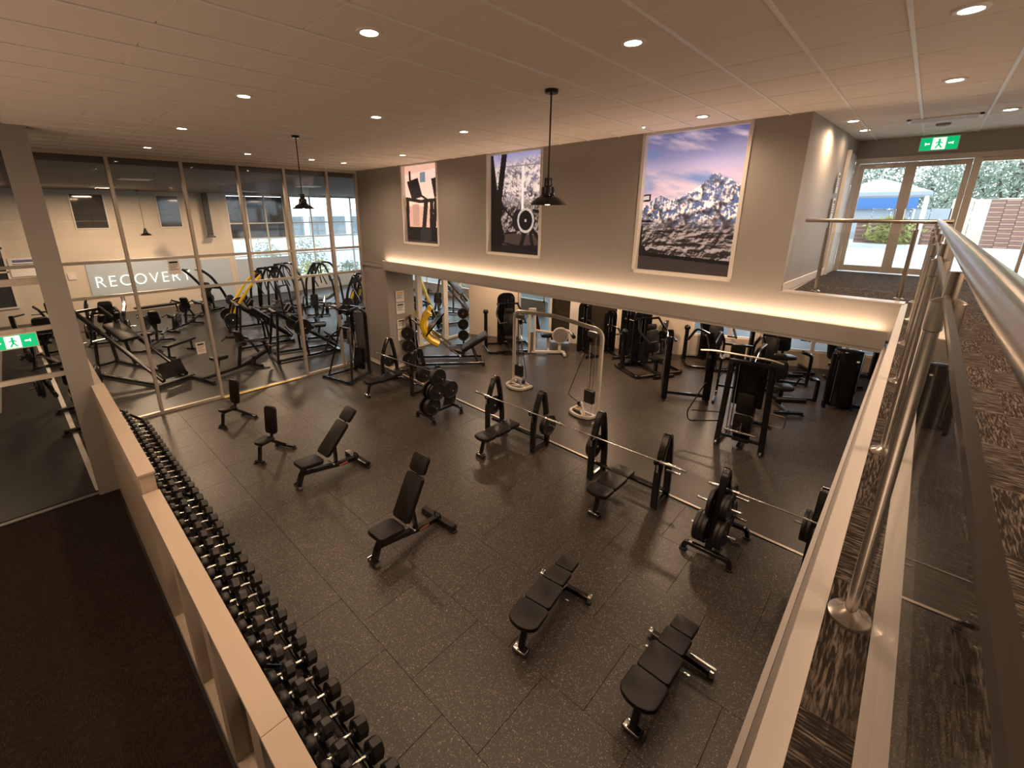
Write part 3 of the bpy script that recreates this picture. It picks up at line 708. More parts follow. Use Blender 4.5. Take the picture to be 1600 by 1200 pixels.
fl = Vv > .862 + .03 * U; img[fl] = (.05, .045, .05); fl2 = Vv > .890 + .03 * U; img[fl2] = (.19, .16, .15)
k = poly(U, Vv, [(0, .425), (.09, .42), (.09, .475), (0, .48)]); img[k] = (.10, .08, .08); k = poly(U, Vv, [(0, .437), (.07, .433), (.07, .462), (0, .466)]); img[k] = (.75, .70, .72)
for a in ([(0, .62), (.10, .615), (.16, .625), (.10, .632), (0, .635)], [(0, .66), (.03, .66), (.02, .80), (0, .80)], [(0, .80), (.05, .81), (.10, .86), (.19, .868), (.17, .885), (0, .88)]): img[poly(U, Vv, a)] = (.07, .06, .07)
IMG3 = lin(img)
# rowing machine in front of snow
w, h = 120, 190; U, Vv = grid(w, h); asp = h / w * 1.33
img = mixc((.56, .56, .74), (.88, .80, .78), Vv / .22)
T, sh = terrain(U + .5 * Vv, Vv - .5 * U, 6, 7, 41); T2, sh2 = terrain(U + .4 * Vv, Vv - .4 * U, 13, 11, 51)
img = mixc(img, mixc((.48, .45, .50), (.93, .86, .83), sh * .09 + .66), (Vv - .10 + .1 * U) * 8); img = mixc(img, (.26, .23, .24), (T2 - .80 + .18 * (Vv - .2)) * 9); img = mixc(img, mixc((.15, .125, .12), (.66, .60, .58), sh2 * .07 + .42), (Vv - .44 + .08 * (T - .5)) * 9)
img[(U > .62) & (U < .66) & (Vv > .12) & (Vv < .62)] = (.95, .90, .86); img[(abs(Vv - .125 + .0 * U) < .006) & (U > .2)] = (.5, .47, .5)
fl = Vv > .93 - .03 * U; img[Vv > .80] = (.26, .21, .19); img[fl] = (.11, .09, .09)
for a in ([(0, 0), (.05, 0), (.16, .44), (0, .60)], [(.22, .0), (.33, .0), (.23, .46), (.12, .46)], [(.0, .40), (.2, .42), (.27, .52), (.22, .66), (.3, .86), (.22, .94), (0, .94)]): img[poly(U, Vv, a)] = (.07, .06, .065)
for p, q, ww in (((.2, .5), (.5, .66), .02), ((.72, .66), (1, .88), .03), ((.72, .72), (.62, .92), .035), ((.78, .74), (.84, .92), .03), ((.85, .56), (1, .58), .03), ((.5, .78), (.3, .8), .02), ((.1, .88), (1, .97), .02)): img[seg(U, Vv, p, q, ww, asp)] = (.09, .08, .085)
e = np.hypot((U - .56) / .12, (Vv - .66) / .11); img[e < 1] = (.12, .11, .12); e = np.hypot((U - .70) / .155, (Vv - .66) / .125); img[e < 1] = (.74, .70, .67); img[e < .80] = (.08, .075, .08); img[np.hypot((U - .70) / .02, (Vv - .66) / .015) < 1] = (.7, .7, .7)
IMG2 = lin(img)
# treadmills
w, h = 84, 150; U, Vv = grid(w, h); asp = h / w * 1.25
img = mixc((.97, .84, .78), (.93, .76, .68), Vv); img[Vv < .06 + .05 * (1 - U)] = (.90, .72, .64); img[Vv > .52] = mixc((.80, .62, .54), (.86, .70, .62), U)[Vv > .52]
img[poly(U, Vv, [(.46, .10), (.62, .09), (.62, .22), (.46, .22)])] = (.46, .54, .58)
for a in ([(.06, .20), (.40, .16), (.52, .40), (.20, .44)], [(.78, .18), (1, .17), (1, .40), (.86, .42)]): img[poly(U, Vv, a)] = (.13, .11, .11)
for p, q, ww in (((.02, .42), (.45, .46), .05), ((.40, .36), (.72, .46), .03), ((.5, .46), (1, .44), .05), ((.06, .44), (.04, .84), .05), ((.62, .46), (.52, .86), .06), ((.78, .46), (.74, .86), .05), ((.90, .44), (.82, .86), .05), ((.16, .08), (.16, .18), .03)): img[seg(U, Vv, p, q, ww, asp)] = (.10, .085, .085)
img[Vv > .79] = (.09, .08, .085); img[poly(U, Vv, [(.42, .82), (.74, .80), (.74, .97), (.42, .97)])] = (.16, .145, .15); img[Vv > .97] = (.2, .17, .16); img[poly(U, Vv, [(.2, .5), (.4, .49), (.4, .78), (.2, .78)])] = (.72, .56, .50)
IMG1 = lin(img)
for (v0, v1, z0, z1), im, lb in zip(POST, (IMG1, IMG2, IMG3), ('tall backlit poster of two black treadmills, farthest of the three wall posters', 'tall backlit poster of a rowing machine before snowy rocks, middle of the three', 'largest backlit poster, of a snowy mountain under a violet sky')):
    t = thing('wall_poster', lb, 'poster', wallpt(v0, .0, z0), -WA, 'backlit posters')
    W, Hh = v1 - v0, z1 - z0
    o = sheet(t, W, Hh, im); o.location = (.085, 0, 0)
    part(t, 'frame', MB().bb(-.022, .10, -.045, 0.004, -.05, Hh + .035).bb(-.022, .10, W - .004, W + .045, -.05, Hh + .035).bb(-.022, .10, -.045, W + .045, -.05, 0.004).bb(-.022, .10, -.045, W + .045, Hh - .004, Hh + .034), 'white')

# ------------------------------------------------ balustrades
RYY = -.062
t = thing('balustrade', 'polished steel and glass balustrade along the mezzanine edge, running to the foreground', 'railing', (0, RYY, 3.75))
hr = MB().tube([(x, -.018, .957) for x in (-1.5, -.5, .4, 1, 2, 4, 7.72)], .0225, 28); part(t, 'handrail', hr, 'steel')
PX = [-1.1, .1, 1.36, 2.55, 3.77, 4.95, 6.15, 7.4]
for x in PX:
    if x == .1: continue
    p = part(t, 'post', MB().lathe([(.027, .012), (.027, .80), (.030, .803), (.030, .865), (.027, .868), (.013, .875), (.013, .93)], 24, Matrix.Translation((x, 0, 0))), 'steel')
    link('base_plate', MB().lathe([(.0001, 0), (.062, 0), (.060, .008), (.040, .018), (.030, .028), (.027, .03)], 28, Matrix.Translation((x, 0, 0))).mesh('base_plate'), 'steel', p)
    for z in (.20, .72): link('glass_clamp', MB().bb(x + .02, x + .075, -.022, .018, z - .03, z + .03).mesh('glass_clamp'), 'chrome', p)
for a, b in zip(PX[1:-1], PX[2:]):
    if a < .2: a = .05
    g_ = part(t, 'glass_panel', MB().bb(a + .05, b - .05, .001, .013, .10, .875), 'glass')
    link('glass_edge', MB().bb(a + .05, b - .05, .0025, .0115, .875, .886).mesh('glass_edge'), 'edge', g_)
t = thing('balustrade', 'short steel and glass balustrade across the corridor end in front of the doors', 'railing', (7.60, 0, 3.75))
part(t, 'handrail', MB().tube([(0, -.2, .945), (0, 1.24, .945)], .024, 16), 'steel')
for y in (.97, .10):
    p = part(t, 'post', MB().lathe([(.024, .012), (.024, .84), (.027, .843), (.012, .86), (.012, .93)], 16, Matrix.Translation((0, y, 0))), 'steel')
    link('base_plate', MB().lathe([(.0001, 0), (.055, 0), (.05, .01), (.026, .02)], 20, Matrix.Translation((0, y, 0))).mesh('base_plate'), 'steel', p)
part(t, 'glass_panel', MB().bb(-.006, .006, .15, .92, .08, .80), 'glass')

# ================================================================== DUMBBELLS
t = thing('dumbbell_rack', 'long black three-tier dumbbell rack along the partition', 'rack', (.9, 7.0, 0))
TIERS = ((.245, .285, 'outermost lower', .42, .100), (-.015, .555, 'middle', .36, .085), (-.19, .83, 'innermost upper', .27, .075))
Y0, Y1 = -5.3, 5.4
for k, (dx, z, nm, L, r) in enumerate(TIERS):
    s = part(t, 'shelf', MB().bar([(dx - .085, Y0, z - r - .035 + .02), (dx - .085, Y1, z - r - .035 + .02)], .05, .04).bar([(dx + .075, Y0, z - r - .035 - .015), (dx + .075, Y1, z - r - .035 - .015)], .05, .04), 'black')
for y in [Y0 + .05 + k * 2.13 for k in range(6)]:
    part(t, 'upright', MB().bar(fil([(.40, y, .02), (-.30, y, .02), (-.30, y, .92)], .08), .07, .05).bar([(-.30, y, .80), (.34, y, .17)], .05, .05), 'black')
def dumbbell_protos():
    out = []
    for (dx, z, nm, L, r) in TIERS:
        pr = []
        hl = L * .285
        hx = MB()
        prof = [(r * .55, 0), (r * .9, .004), (r, .014), (r, hl - .014), (r * .9, hl - .004), (r * .5, hl)]
        h1 = MB(); h1.lathe(prof, 8, Matrix.Translation((L / 2 - hl, 0, 0)) @ axis((1, 0, 0)) @ Matrix.Rotation(PI / 8, 4, 'Z'))
        h2 = MB(); h2.lathe(prof, 8, Matrix.Translation((-L / 2 + hl, 0, 0)) @ axis((-1, 0, 0)) @ Matrix.Rotation(PI / 8, 4, 'Z'))
        g = MB(); a = L / 2 - hl
        g.lathe([(.026, -a), (.030, -a + .014), (.018, -a + .024), (.0225, 0), (.018, a - .024), (.030, a - .014), (.026, a)], 12, axis((1, 0, 0)))
        me = [q.mesh(nm2) for q, nm2 in ((h1, 'head'), (h2, 'head'), (g, 'handle'))]
        me[0].materials.append(M['hex']); me[1].materials.append(M['hex']); me[2].materials.append(M['chrome']); out.append(me)
    return out
PRO = dumbbell_protos()
for k, (dx, z, nm, L, r) in enumerate(TIERS):
    n = 42
    for i in range(n):
        y = 1.92 + i * .25 + (k - 1) * .03
        t = thing('dumbbell', f'black dumbbell, {ordw(i)} from the camera end of the {nm} tier', 'dumbbell', (.9 + dx, y, z), 0, f'dumbbells on the {nm} tier')
        s = 1.0 - .30 * i / n + random.uniform(-.012, .012); t.scale = (s if k else 1 - .22 * i / n, s, s)
        t.location.z = z - r * (1 - s) - .002
        t.rotation_euler = (0, math.radians(11), random.uniform(-.03, .03))
        for m_ in PRO[k]: link(m_.name.split('.')[0], m_, None, t)

# ================================================================== BENCHES AND FREE WEIGHTS
def pad(mtx, w, l, th=.06, r=.05, ch=.016, fr_r=None):
    """padded cushion: w along local y, l along local x, top at local z = 0"""
    o = rrect(l, w, r)
    if fr_r:
        o = [(x, y) for x, y in o if x < l / 2 - fr_r * .9]
        arc = [(l / 2 - fr_r + fr_r * math.cos(a), (w / 2) * math.sin(a)) for a in [math.radians(-90 + 180 * k / 12) for k in range(13)]]
        o = sorted(o + arc, key=lambda p: math.atan2(p[1], p[0]))
    return MB(mtx).slab(o, -th, 0, ch)
def feet(root, pts, m='rubber', s=(.09, .07, .025)):
    for (x, y) in pts: part(root, 'foot', MB().slab([(x + a, y + b) for a, b in rrect(s[0], s[1], .02)], 0, s[2], .004), m)

def utility_bench(loc, rz, label):
    t = thing('utility_bench', label, 'bench', loc, rz, 'upright seated benches')
    f = MB()
    f.bar(fil([(.30, 0, .04), (.24, 0, .37), (.0, 0, .36), (-.10, 0, .33)], .05), .06, .06)
    f.bar([(-.02, 0, .36), (-.40, 0, .05)], .06, .06)
    f.bar(fil([(-.06, 0, .34), (-.10, 0, .50), (-.13, 0, .88)], .05), .05, .05)
    f.bar([(-.40, -.24, .045), (-.40, .24, .045)], .06, .05); f.bar([(.30, -.10, .045), (.30, .10, .045)], .06, .05)
    part(t, 'frame', f, 'black')
    part(t, 'seat', pad(fr((.13, 0, .455), (1, 0, .06)), .27, .36, .065, .06, fr_r=.12), 'vinyl')
    part(t, 'backrest', pad(fr((-.085, 0, .77), (-.10, 0, 1), (1, 0, .1)), .27, .58, .07, .06, .02), 'vinyl')
    feet(t, [(.30, -.10), (.30, .10), (-.40, .23), (-.40, -.23)])
    return t
utility_bench((2.78, 11.02, 0), math.radians(200), 'upright seated bench nearest the glass wall and yellow threshold')
utility_bench((2.78, 8.84, 0), math.radians(206), 'upright seated bench between the incline bench and the one by the glass wall')

def incline_bench(loc, rz, ang, label, red):
    t = thing('incline_bench', label, 'bench', loc, rz, 'adjustable incline benches')
    a = math.radians(ang); d = Vector((-math.cos(a), 0, math.sin(a))); nz = Vector((math.sin(a), 0, math.cos(a)))
    f = MB()
    f.bar(fil([(.60, 0, .05), (.54, 0, .22), (.44, 0, .38), (.14, 0, .37)], .06), .085, .085)
    f.bar(fil([(.50, 0, .27), (.10, 0, .20), (-.20, 0, .13), (-.62, 0, .10)], .10), .085, .085)
    f.bar([(-.62, -.36, .07), (-.62, .36, .07)], .10, .09)
    f.bar([(.60, -.09, .045), (.60, .09, .045)], .09, .05)
    part(t, 'frame', f, 'black')
    hinge = Vector((.10, 0, .40))
    part(t, 'seat', pad(fr((.36, 0, .47), (1, 0, .10)), .35, .44, .08, .06), 'vinyl')
    c = hinge + d * .40 + nz * .07
    part(t, 'backrest', pad(fr(c, d, nz), .36, .70, .075, .055), 'vinyl')
    c2 = hinge + d * .91 + nz * .07
    part(t, 'headrest', pad(fr(c2, d, nz), .33, .28, .075, .055), 'vinyl')
    part(t, 'back_support', MB().bar([hinge + d * .05, hinge + d * .98], .045, .03), 'black')
    part(t, 'strut', MB().bar([hinge + d * .38, Vector((-.16, 0, .16))], .08, .05).cyl((-.16, -.06, .16), (-.16, .06, .16), .022), 'black')
    part(t, 'adjuster', MB().tube([(-.06, -.09, .23), (-.06, .09, .23)], .011).ball((-.06, .10, .23), .02), 'chrome')
    part(t, 'wheel', MB().cyl((-.66, .26, .055), (-.66, .34, .055), .045, 16).cyl((-.66, -.34, .055), (-.66, -.26, .055), .045, 16), 'rubber')
    part(t, 'grip', MB().tube(fil([(-.60, -.07, .12), (-.60, -.07, .19), (-.60, .07, .19), (-.60, .07, .12)], .03), .012), 'black')
    if red: part(t, 'decal', MB().bb(-.38, -.20, .043, .0465, .105, .14), 'red', 'red printed strip')
    for y in (-.10, .10): part(t, 'end_cap', MB().box((.60, y, .06), (.09, .012, .05)), 'chrome')
    feet(t, [(.60, 0), (-.62, .36), (-.62, -.36)])
    return t
incline_bench((3.28, 7.36, 0), math.radians(183), 46, 'adjustable bench with backrest half raised, behind the steeper one', True)
incline_bench((3.22, 4.78, 0), math.radians(182), 62, 'adjustable bench with backrest raised steeply, red strip on its frame', True)

def flat_bench(loc, rz, label, bar):
    t = thing('flat_bench', label, 'bench', loc, rz, 'flat adjustable benches')
    f = MB()
    f.bar(fil([(.56, 0, .05), (.50, 0, .24), (.40, 0, .34), (-.5, 0, .35)], .06), .07, .06)
    f.bar([(.46, 0, .28), (-.30, 0, .14), (-.52, 0, .08)], .07, .06)
    f.bar([(-.52, -.32, .07), (-.52, .32, .07)], .07, .07); f.bar([(.56, -.09, .045), (.56, .09, .045)], .10, .05)
    f.bar([(-.3, 0, .34), (-.42, 0, .12)], .05, .05)
    part(t, 'frame', f, 'black')
    part(t, 'seat', pad(fr((.45, 0, .46), (1, 0, .0)), .37, .38, .065, .05, fr_r=.13), 'vinyl')
    part(t, 'middle_pad', pad(fr((.06, 0, .46), (1, 0, 0)), .34, .38, .065, .045), 'vinyl')
    part(t, 'upper_pad', pad(fr((-.27, 0, .46), (1, 0, 0)), .28, .26, .065, .035), 'vinyl')
    part(t, 'headrest', pad(fr((-.525, 0, .455), (1, 0, .05)), .25, .23, .06, .035), 'vinyl')
    for y in (.345, -.345): part(t, 'end_cap', MB().slab([(-.52 + a, y + b) for a, b in rrect(.085, .05, .012)], .03, .115, .008), 'chrome')
    part(t, 'adjuster', MB().tube([(-.12, -.20, .30), (-.12, .20, .30)], .010).cyl((-.12, .19, .30), (-.12, .24, .30), .017).cyl((-.12, -.24, .30), (-.12, -.19, .30), .017), 'chrome')
    part(t, 'front_cap', MB().slab([(.565 + a, b) for a, b in rrect(.10, .17, .02)], .045, .075, .006), 'chrome')
    if bar: part(t, 'carry_handle', MB().cyl((-.44, .12, .22), (-.44, .40, .22), .024), 'chrome')
    feet(t, [(.56, 0), (-.52, .33), (-.52, -.33)])
    return t
flat_bench((3.60, 2.48, 0), math.radians(187), 'flat bench with four black pads, between the steep incline bench and the nearest bench', False)
flat_bench((3.72, 1.10, 0), math.radians(178.5), 'flat bench with four black pads and chrome side handles, nearest the camera', True)

# weight plates
PLATES = {}
def plate_mesh(r):
    if r not in PLATES:
        th = .05 if r > .2 else .04
        b = MB(axis((0, 1, 0)))
        b.lathe([(.026, 0), (.05, -.004), (.055, .004), (r * .80, .006), (r * .84, -.002), (r * .98, -.002), (r, .006), (r, th - .006), (r * .98, th + .002), (r * .84, th + .002), (r * .80, th - .006), (.055, th - .004), (.05, th + .004), (.026, th)], 26)
        me = b.mesh('weight_plate'); me.materials.append(M['rubber']); PLATES[r] = me
    return PLATES[r]
def plate(loc, rz, r, label, group):
    o = bpy.data.objects.new('weight_plate', plate_mesh(r)); COL.objects.link(o); o.location = loc; o.rotation_euler = (0, 0, rz)
    return tag(o, label, 'weight plate', group)
def plates_on(root, px, py, pz, sgn, sizes, desc, group):
    """plates threaded on a horn of a thing, stacked outward along local y"""
    Mw = Matrix.Translation(root.location) @ Matrix.Rotation(root.rotation_euler.z, 4, 'Z') @ Matrix.Diagonal((*root.scale, 1))
    y = py
    nm = ['innermost', 'second', 'third', 'fourth']
    for i, r in enumerate(sizes):
        th = .054 if r > .2 else .044
        w_ = 'only' if len(sizes) == 1 else ('outermost' if i == len(sizes) - 1 else nm[i])
        p = Mw @ Vector((px, y if sgn > 0 else y, pz))
        plate(p, root.rotation_euler.z + (0 if sgn > 0 else PI), r, f'{w_} black plate on {desc}', group).scale = root.scale
        y += sgn * (th + .002)

def barbell(loc, rz, L, label):
    t = thing('barbell', label, 'barbell', loc, rz, 'steel barbells on the bench racks')
    h = L / 2; sl = min(.42, L * .19)
    part(t, 'shaft', MB().tube([(0, -h + sl, 0), (0, h - sl, 0)], .0145, 12), 'chrome')
    for s in (-1, 1):
        part(t, 'sleeve', MB().lathe([(.0001, 0), (.024, 0), (.026, .004), (.026, sl - .03), (.034, sl - .028), (.034, sl - .004), (.015, sl)], 16, Matrix.Translation((0, s * h, 0)) @ axis((0, -s, 0))), 'chrome')
    return t

def olympic_bench(loc, rz, hw, label, pegs, desc, benchpad=True, L=.95, tilt=0.0):
    t = thing('olympic_bench', label, 'bench', loc, rz, 'bench press stations')
    for s in (-1, 1):
        y = s * hw
        u = MB()
        u.bar(fil([(.02, y, .02), (.02, y, .62), (-.06, y, .98), (-.20, y, 1.27), (-.30, y, 1.25), (-.38, y, .92), (-.46, y, .40), (-.46, y, .02)], .12, 5), .075, .12, .014, up=(0, 1, 0))
        u.bar([(.02, y, .05), (-.46, y, .05)], .06, .06)
        up_ = part(t, 'upright', u, 'black')
        hk = MB()
        hk.bar(fil([(.02, y - s * .03, .86), (.11, y - s * .03, .86), (.13, y - s * .03, .93)], .02), .04, .03)
        link('bar_hook', hk.mesh('bar_hook'), 'black', up_)
        link('wear_strip', MB().bb(.062, .066, y - .018, y + .018, .70, .84).mesh('wear_strip'), 'chrome', up_)
        feet(t, [(.02, y), (-.46, y)], s=(.10, .09, .02))
    part(t, 'crossbar', MB().bar([(-.14, -hw, .28), (-.14, hw, .28)], .06, .05), 'black'); part(t, 'crossbar', MB().bar([(-.40, -hw, .14), (-.40, hw, .14)], .06, .05), 'black')
    if benchpad:
        f = MB(); z2 = .34 + tilt
        f.bar([(-.16, 0, .29), (.25, 0, .345), (L - .1, 0, .345)], .07, .06); f.bar(fil([(L - .14, 0, .34), (L - .05, 0, .05)], .05), .07, .06); f.bar([(L - .05, -.10, .04), (L - .05, .10, .04)], .08, .05)
        part(t, 'bench_frame', f, 'black')
        part(t, 'seat', pad(fr((L - .17, 0, .455), (1, 0, .04)), .37, .34, .075, .05, fr_r=.08), 'vinyl')
        part(t, 'middle_pad', pad(fr((L - .57, 0, .45), (1, 0, -tilt)), .37, .44, .075, .04), 'vinyl')
        part(t, 'headrest', pad(fr((L - .95, 0, .45 + tilt * .4), (1, 0, -tilt)), .34, .30, .075, .04), 'vinyl')
        part(t, 'foot_cap', MB().slab([(L - .05 + a, b) for a, b in rrect(.09, .20, .02)], .06, .085, .006), 'chrome')
        feet(t, [(L - .05, 0)], s=(.10, .22, .018))
    for (x, z, s, sizes, pd) in pegs:
        part(t, 'plate_horn', MB().cyl((x, s * (hw + .02), z), (x, s * (hw + .26), z), .022, 10), 'chrome')
        if sizes: plates_on(t, x, s * (hw + .05), z, s, sizes, f'the {pd} horn of {desc}', 'plates on the bench uprights')
    return t
olympic_bench((6.62, 5.71, 0), PI, .65, 'bench press station with flat bench, left of the two in the middle', [(-.34, .54, 1, [.225, .225], 'near'), (-.26, .56, -1, [.225, .18], 'far')], 'the middle-left bench press station')
olympic_bench((6.60, 3.06, 0), PI, .62, 'bench press station with flat bench, between the middle one and the plate tree', [(-.30, .60, 1, [], 'near'), (-.24, .56, -1, [.225, .225], 'far')], 'the bench press station beside the plate tree')
olympic_bench((6.55, -.32, 0), PI, .62, 'bench press station half hidden behind the white mezzanine edge', [(-.22, .66, -1, [.225, .225], 'far')], 'the half-hidden bench press station', False)
olympic_bench((6.75, 10.05, 0), PI - .05, .75, 'bench press station farthest away, by the glass wall corner', [(-.30, .56, 1, [.225, .225], 'near'), (-.26, .56, -1, [.18], 'far')], 'the far bench press station', True, 1.0, .10)
barbell((6.50, 5.45, .945), 0, 2.36, 'steel barbell racked across the middle-left bench press station')
barbell((6.49, 3.35, .945), 0, 2.75, 'steel barbell racked across the bench press station beside the plate tree')
barbell((6.44, .15, .945), 0, 2.95, 'steel barbell racked nearest the white mezzanine edge')
barbell((6.62, 9.35, .945), .05, 2.75, 'steel barbell racked on the farthest bench press station')

def plate_tree(loc, rz, label, pegs, desc):
    t = thing('plate_tree', label, 'plate rack', loc, rz, 'plate storage trees')
    f = MB()
    f.bar(fil([(-.36, 0, .12), (-.22, 0, .62), (-.08, 0, 1.18), (.0, 0, 1.30), (.08, 0, 1.18), (.24, 0, .62), (.40, 0, .12)], .12, 5), .05, .10, .012, up=(0, 1, 0))
    f.bar([(-.42, 0, .13), (.46, 0, .13)], .06, .06)
    part(t, 'frame', f, 'black')
    for x in (-.42, .46):
        part(t, 'foot_bar', MB().bar(fil([(x, -.32, .0), (x, -.30, .14), (x, .30, .14), (x, .32, .0)], .09, 5), .065, .065), 'black')
        feet(t, [(x, -.315), (x, .315)], s=(.10, .10, .03))
    for (x, z, s, sizes, pd) in pegs:
        part(t, 'peg', MB().cyl((x, s * .03, z), (x, s * .30, z), .022, 10), 'chrome')
        if sizes: plates_on(t, x, s * .06, z, s, sizes, f'the {pd} peg of {desc}', 'plates on the plate trees')
    return t
A_, B_ = .225, .18
plate_tree((6.42, 7.85, 0), 0, 'black plate tree loaded with plates, left of the middle bench press station',
           [(-.10, 1.04, -1, [A_, A_], 'top'), (-.20, .72, -1, [A_, B_, A_], 'upper front'), (.22, .66, -1, [A_, A_, A_], 'upper rear'), (-.30, .36, -1, [A_, A_], 'lower front'), (-.20, .72, 1, [A_, B_], 'far upper'), (-.30, .36, 1, [A_], 'far lower'), (.30, .36, -1, [B_], 'lower rear')], 'the tree by the far bench press')
plate_tree((6.40, 1.40, 0), 0, 'black plate tree loaded with plates, nearest, in front of the white mezzanine edge',
           [(-.26, .40, 1, [A_, A_, A_], 'far front lower'), (-.26, .40, -1, [A_, A_], 'near front lower'), (-.17, .78, 1, [A_], 'far front upper'), (-.17, .78, -1, [B_, B_], 'near front upper'), (.20, .78, -1, [B_], 'near rear upper'), (.28, .40, -1, [A_], 'near rear lower')], 'the tree nearest the mezzanine edge')
solo('resistance_band', MB().bar(fil([(3.08, 12.80, .02), (3.9, 12.80, .024), (5.2, 12.80, .022)], .1), .05, .014, .003), 'band', 'yellow band lying along the sliding door threshold', 'band')

# ================================================================== CABLE CROSSOVER
t = thing('cable_crossover', 'cream cable crossover with two towers joined by an arched beam', 'cable machine', (9.17, 6.45, 0), math.radians(-6))
f = MB()
f.bar(fil([(0, 1.48, .05), (0, 1.48, 2.16), (0, 1.0, 2.20), (0, 0, 2.27), (0, -1.0, 2.20), (0, -1.48, 2.16), (0, -1.48, .05)], .26, 6), .10, .075, .02, up=(1, 0, 0))
part(t, 'frame', f, 'cream_metal')
for s in (-1, 1):
    y = s * 1.48; tx_ = 'far' if s > 0 else 'near'
    b = MB(); b.bar(fil([(.12, y + s * .02, .05), (-.30, y + s * .02, .05), (-.42, y - s * .30, .05), (-.30, y - s * .62, .05), (.12, y - s * .62, .05)], .14, 5), .065, .07)
    b.bar([(-.12, y, .06), (-.12, y - s * .58, .06)], .05, .05); b.bar([(-.36, y - s * .12, .06), (.05, y - s * .60, .06)], .05, .05)
    b.bar(fil([(-.34, y - s * .12, .08), (-.20, y - s * .32, .34), (.06, y - s * .58, .08)], .12, 5), .05, .05)
    bp = part(t, 'tower_base', b, 'cream_metal')
    part(t, 'guide_rod', MB().tube([(-.02, y - s * .16, .10), (-.02, y - s * .16, 2.05)], .012), 'chrome'); part(t, 'guide_rod', MB().tube([(-.02, y - s * .32, .10), (-.02, y - s * .32, 2.05)], .012), 'chrome')
    for k in range(9): part(t, 'stack_plate', MB().slab([(-.02 + a, y - s * .24 + c) for a, c in rrect(.11, .27, .015)], .30 + .036 * k, .332 + .036 * k, .004), 'black')
    part(t, 'top_bracket', MB().slab([(a, y - s * .24 + c) for a, c in rrect(.10, .34, .03)], 1.98, 2.10, .01), 'grey_metal')
    q = part(t, 'pulley', MB().cyl((-.07, y - s * .30, 1.90), (-.03, y - s * .30, 1.90), .07, 18), 'black'); part(t, 'pulley', MB().cyl((-.10, y - s * .48, .20), (-.06, y - s * .48, .20), .065, 18), 'black')
    part(t, 'cable', MB().tube(fil([(-.05, y - s * .24, 1.95), (-.16, y - s * .50, 1.2), (-.22, y - s * .74, .42), (-.10, y - s * .50, .24)], .05), .009, 6), 'black')
    part(t, 'cable', MB().tube([(-.05, y - s * .22, 1.95), (-.05, y - s * .24, .62)], .008, 6), 'rubber')
    h = MB(); h.tube(fil([(-.14, y - s * .40, 1.55), (-.17, y - s * .48, 1.44), (-.11, y - s * .50, 1.44)], .02), .012); part(t, 'handle', h, 'chrome')
    feet(t, [(.12, y), (.12, y - s * .62), (-.40, y - s * .30)], s=(.09, .09, .025))

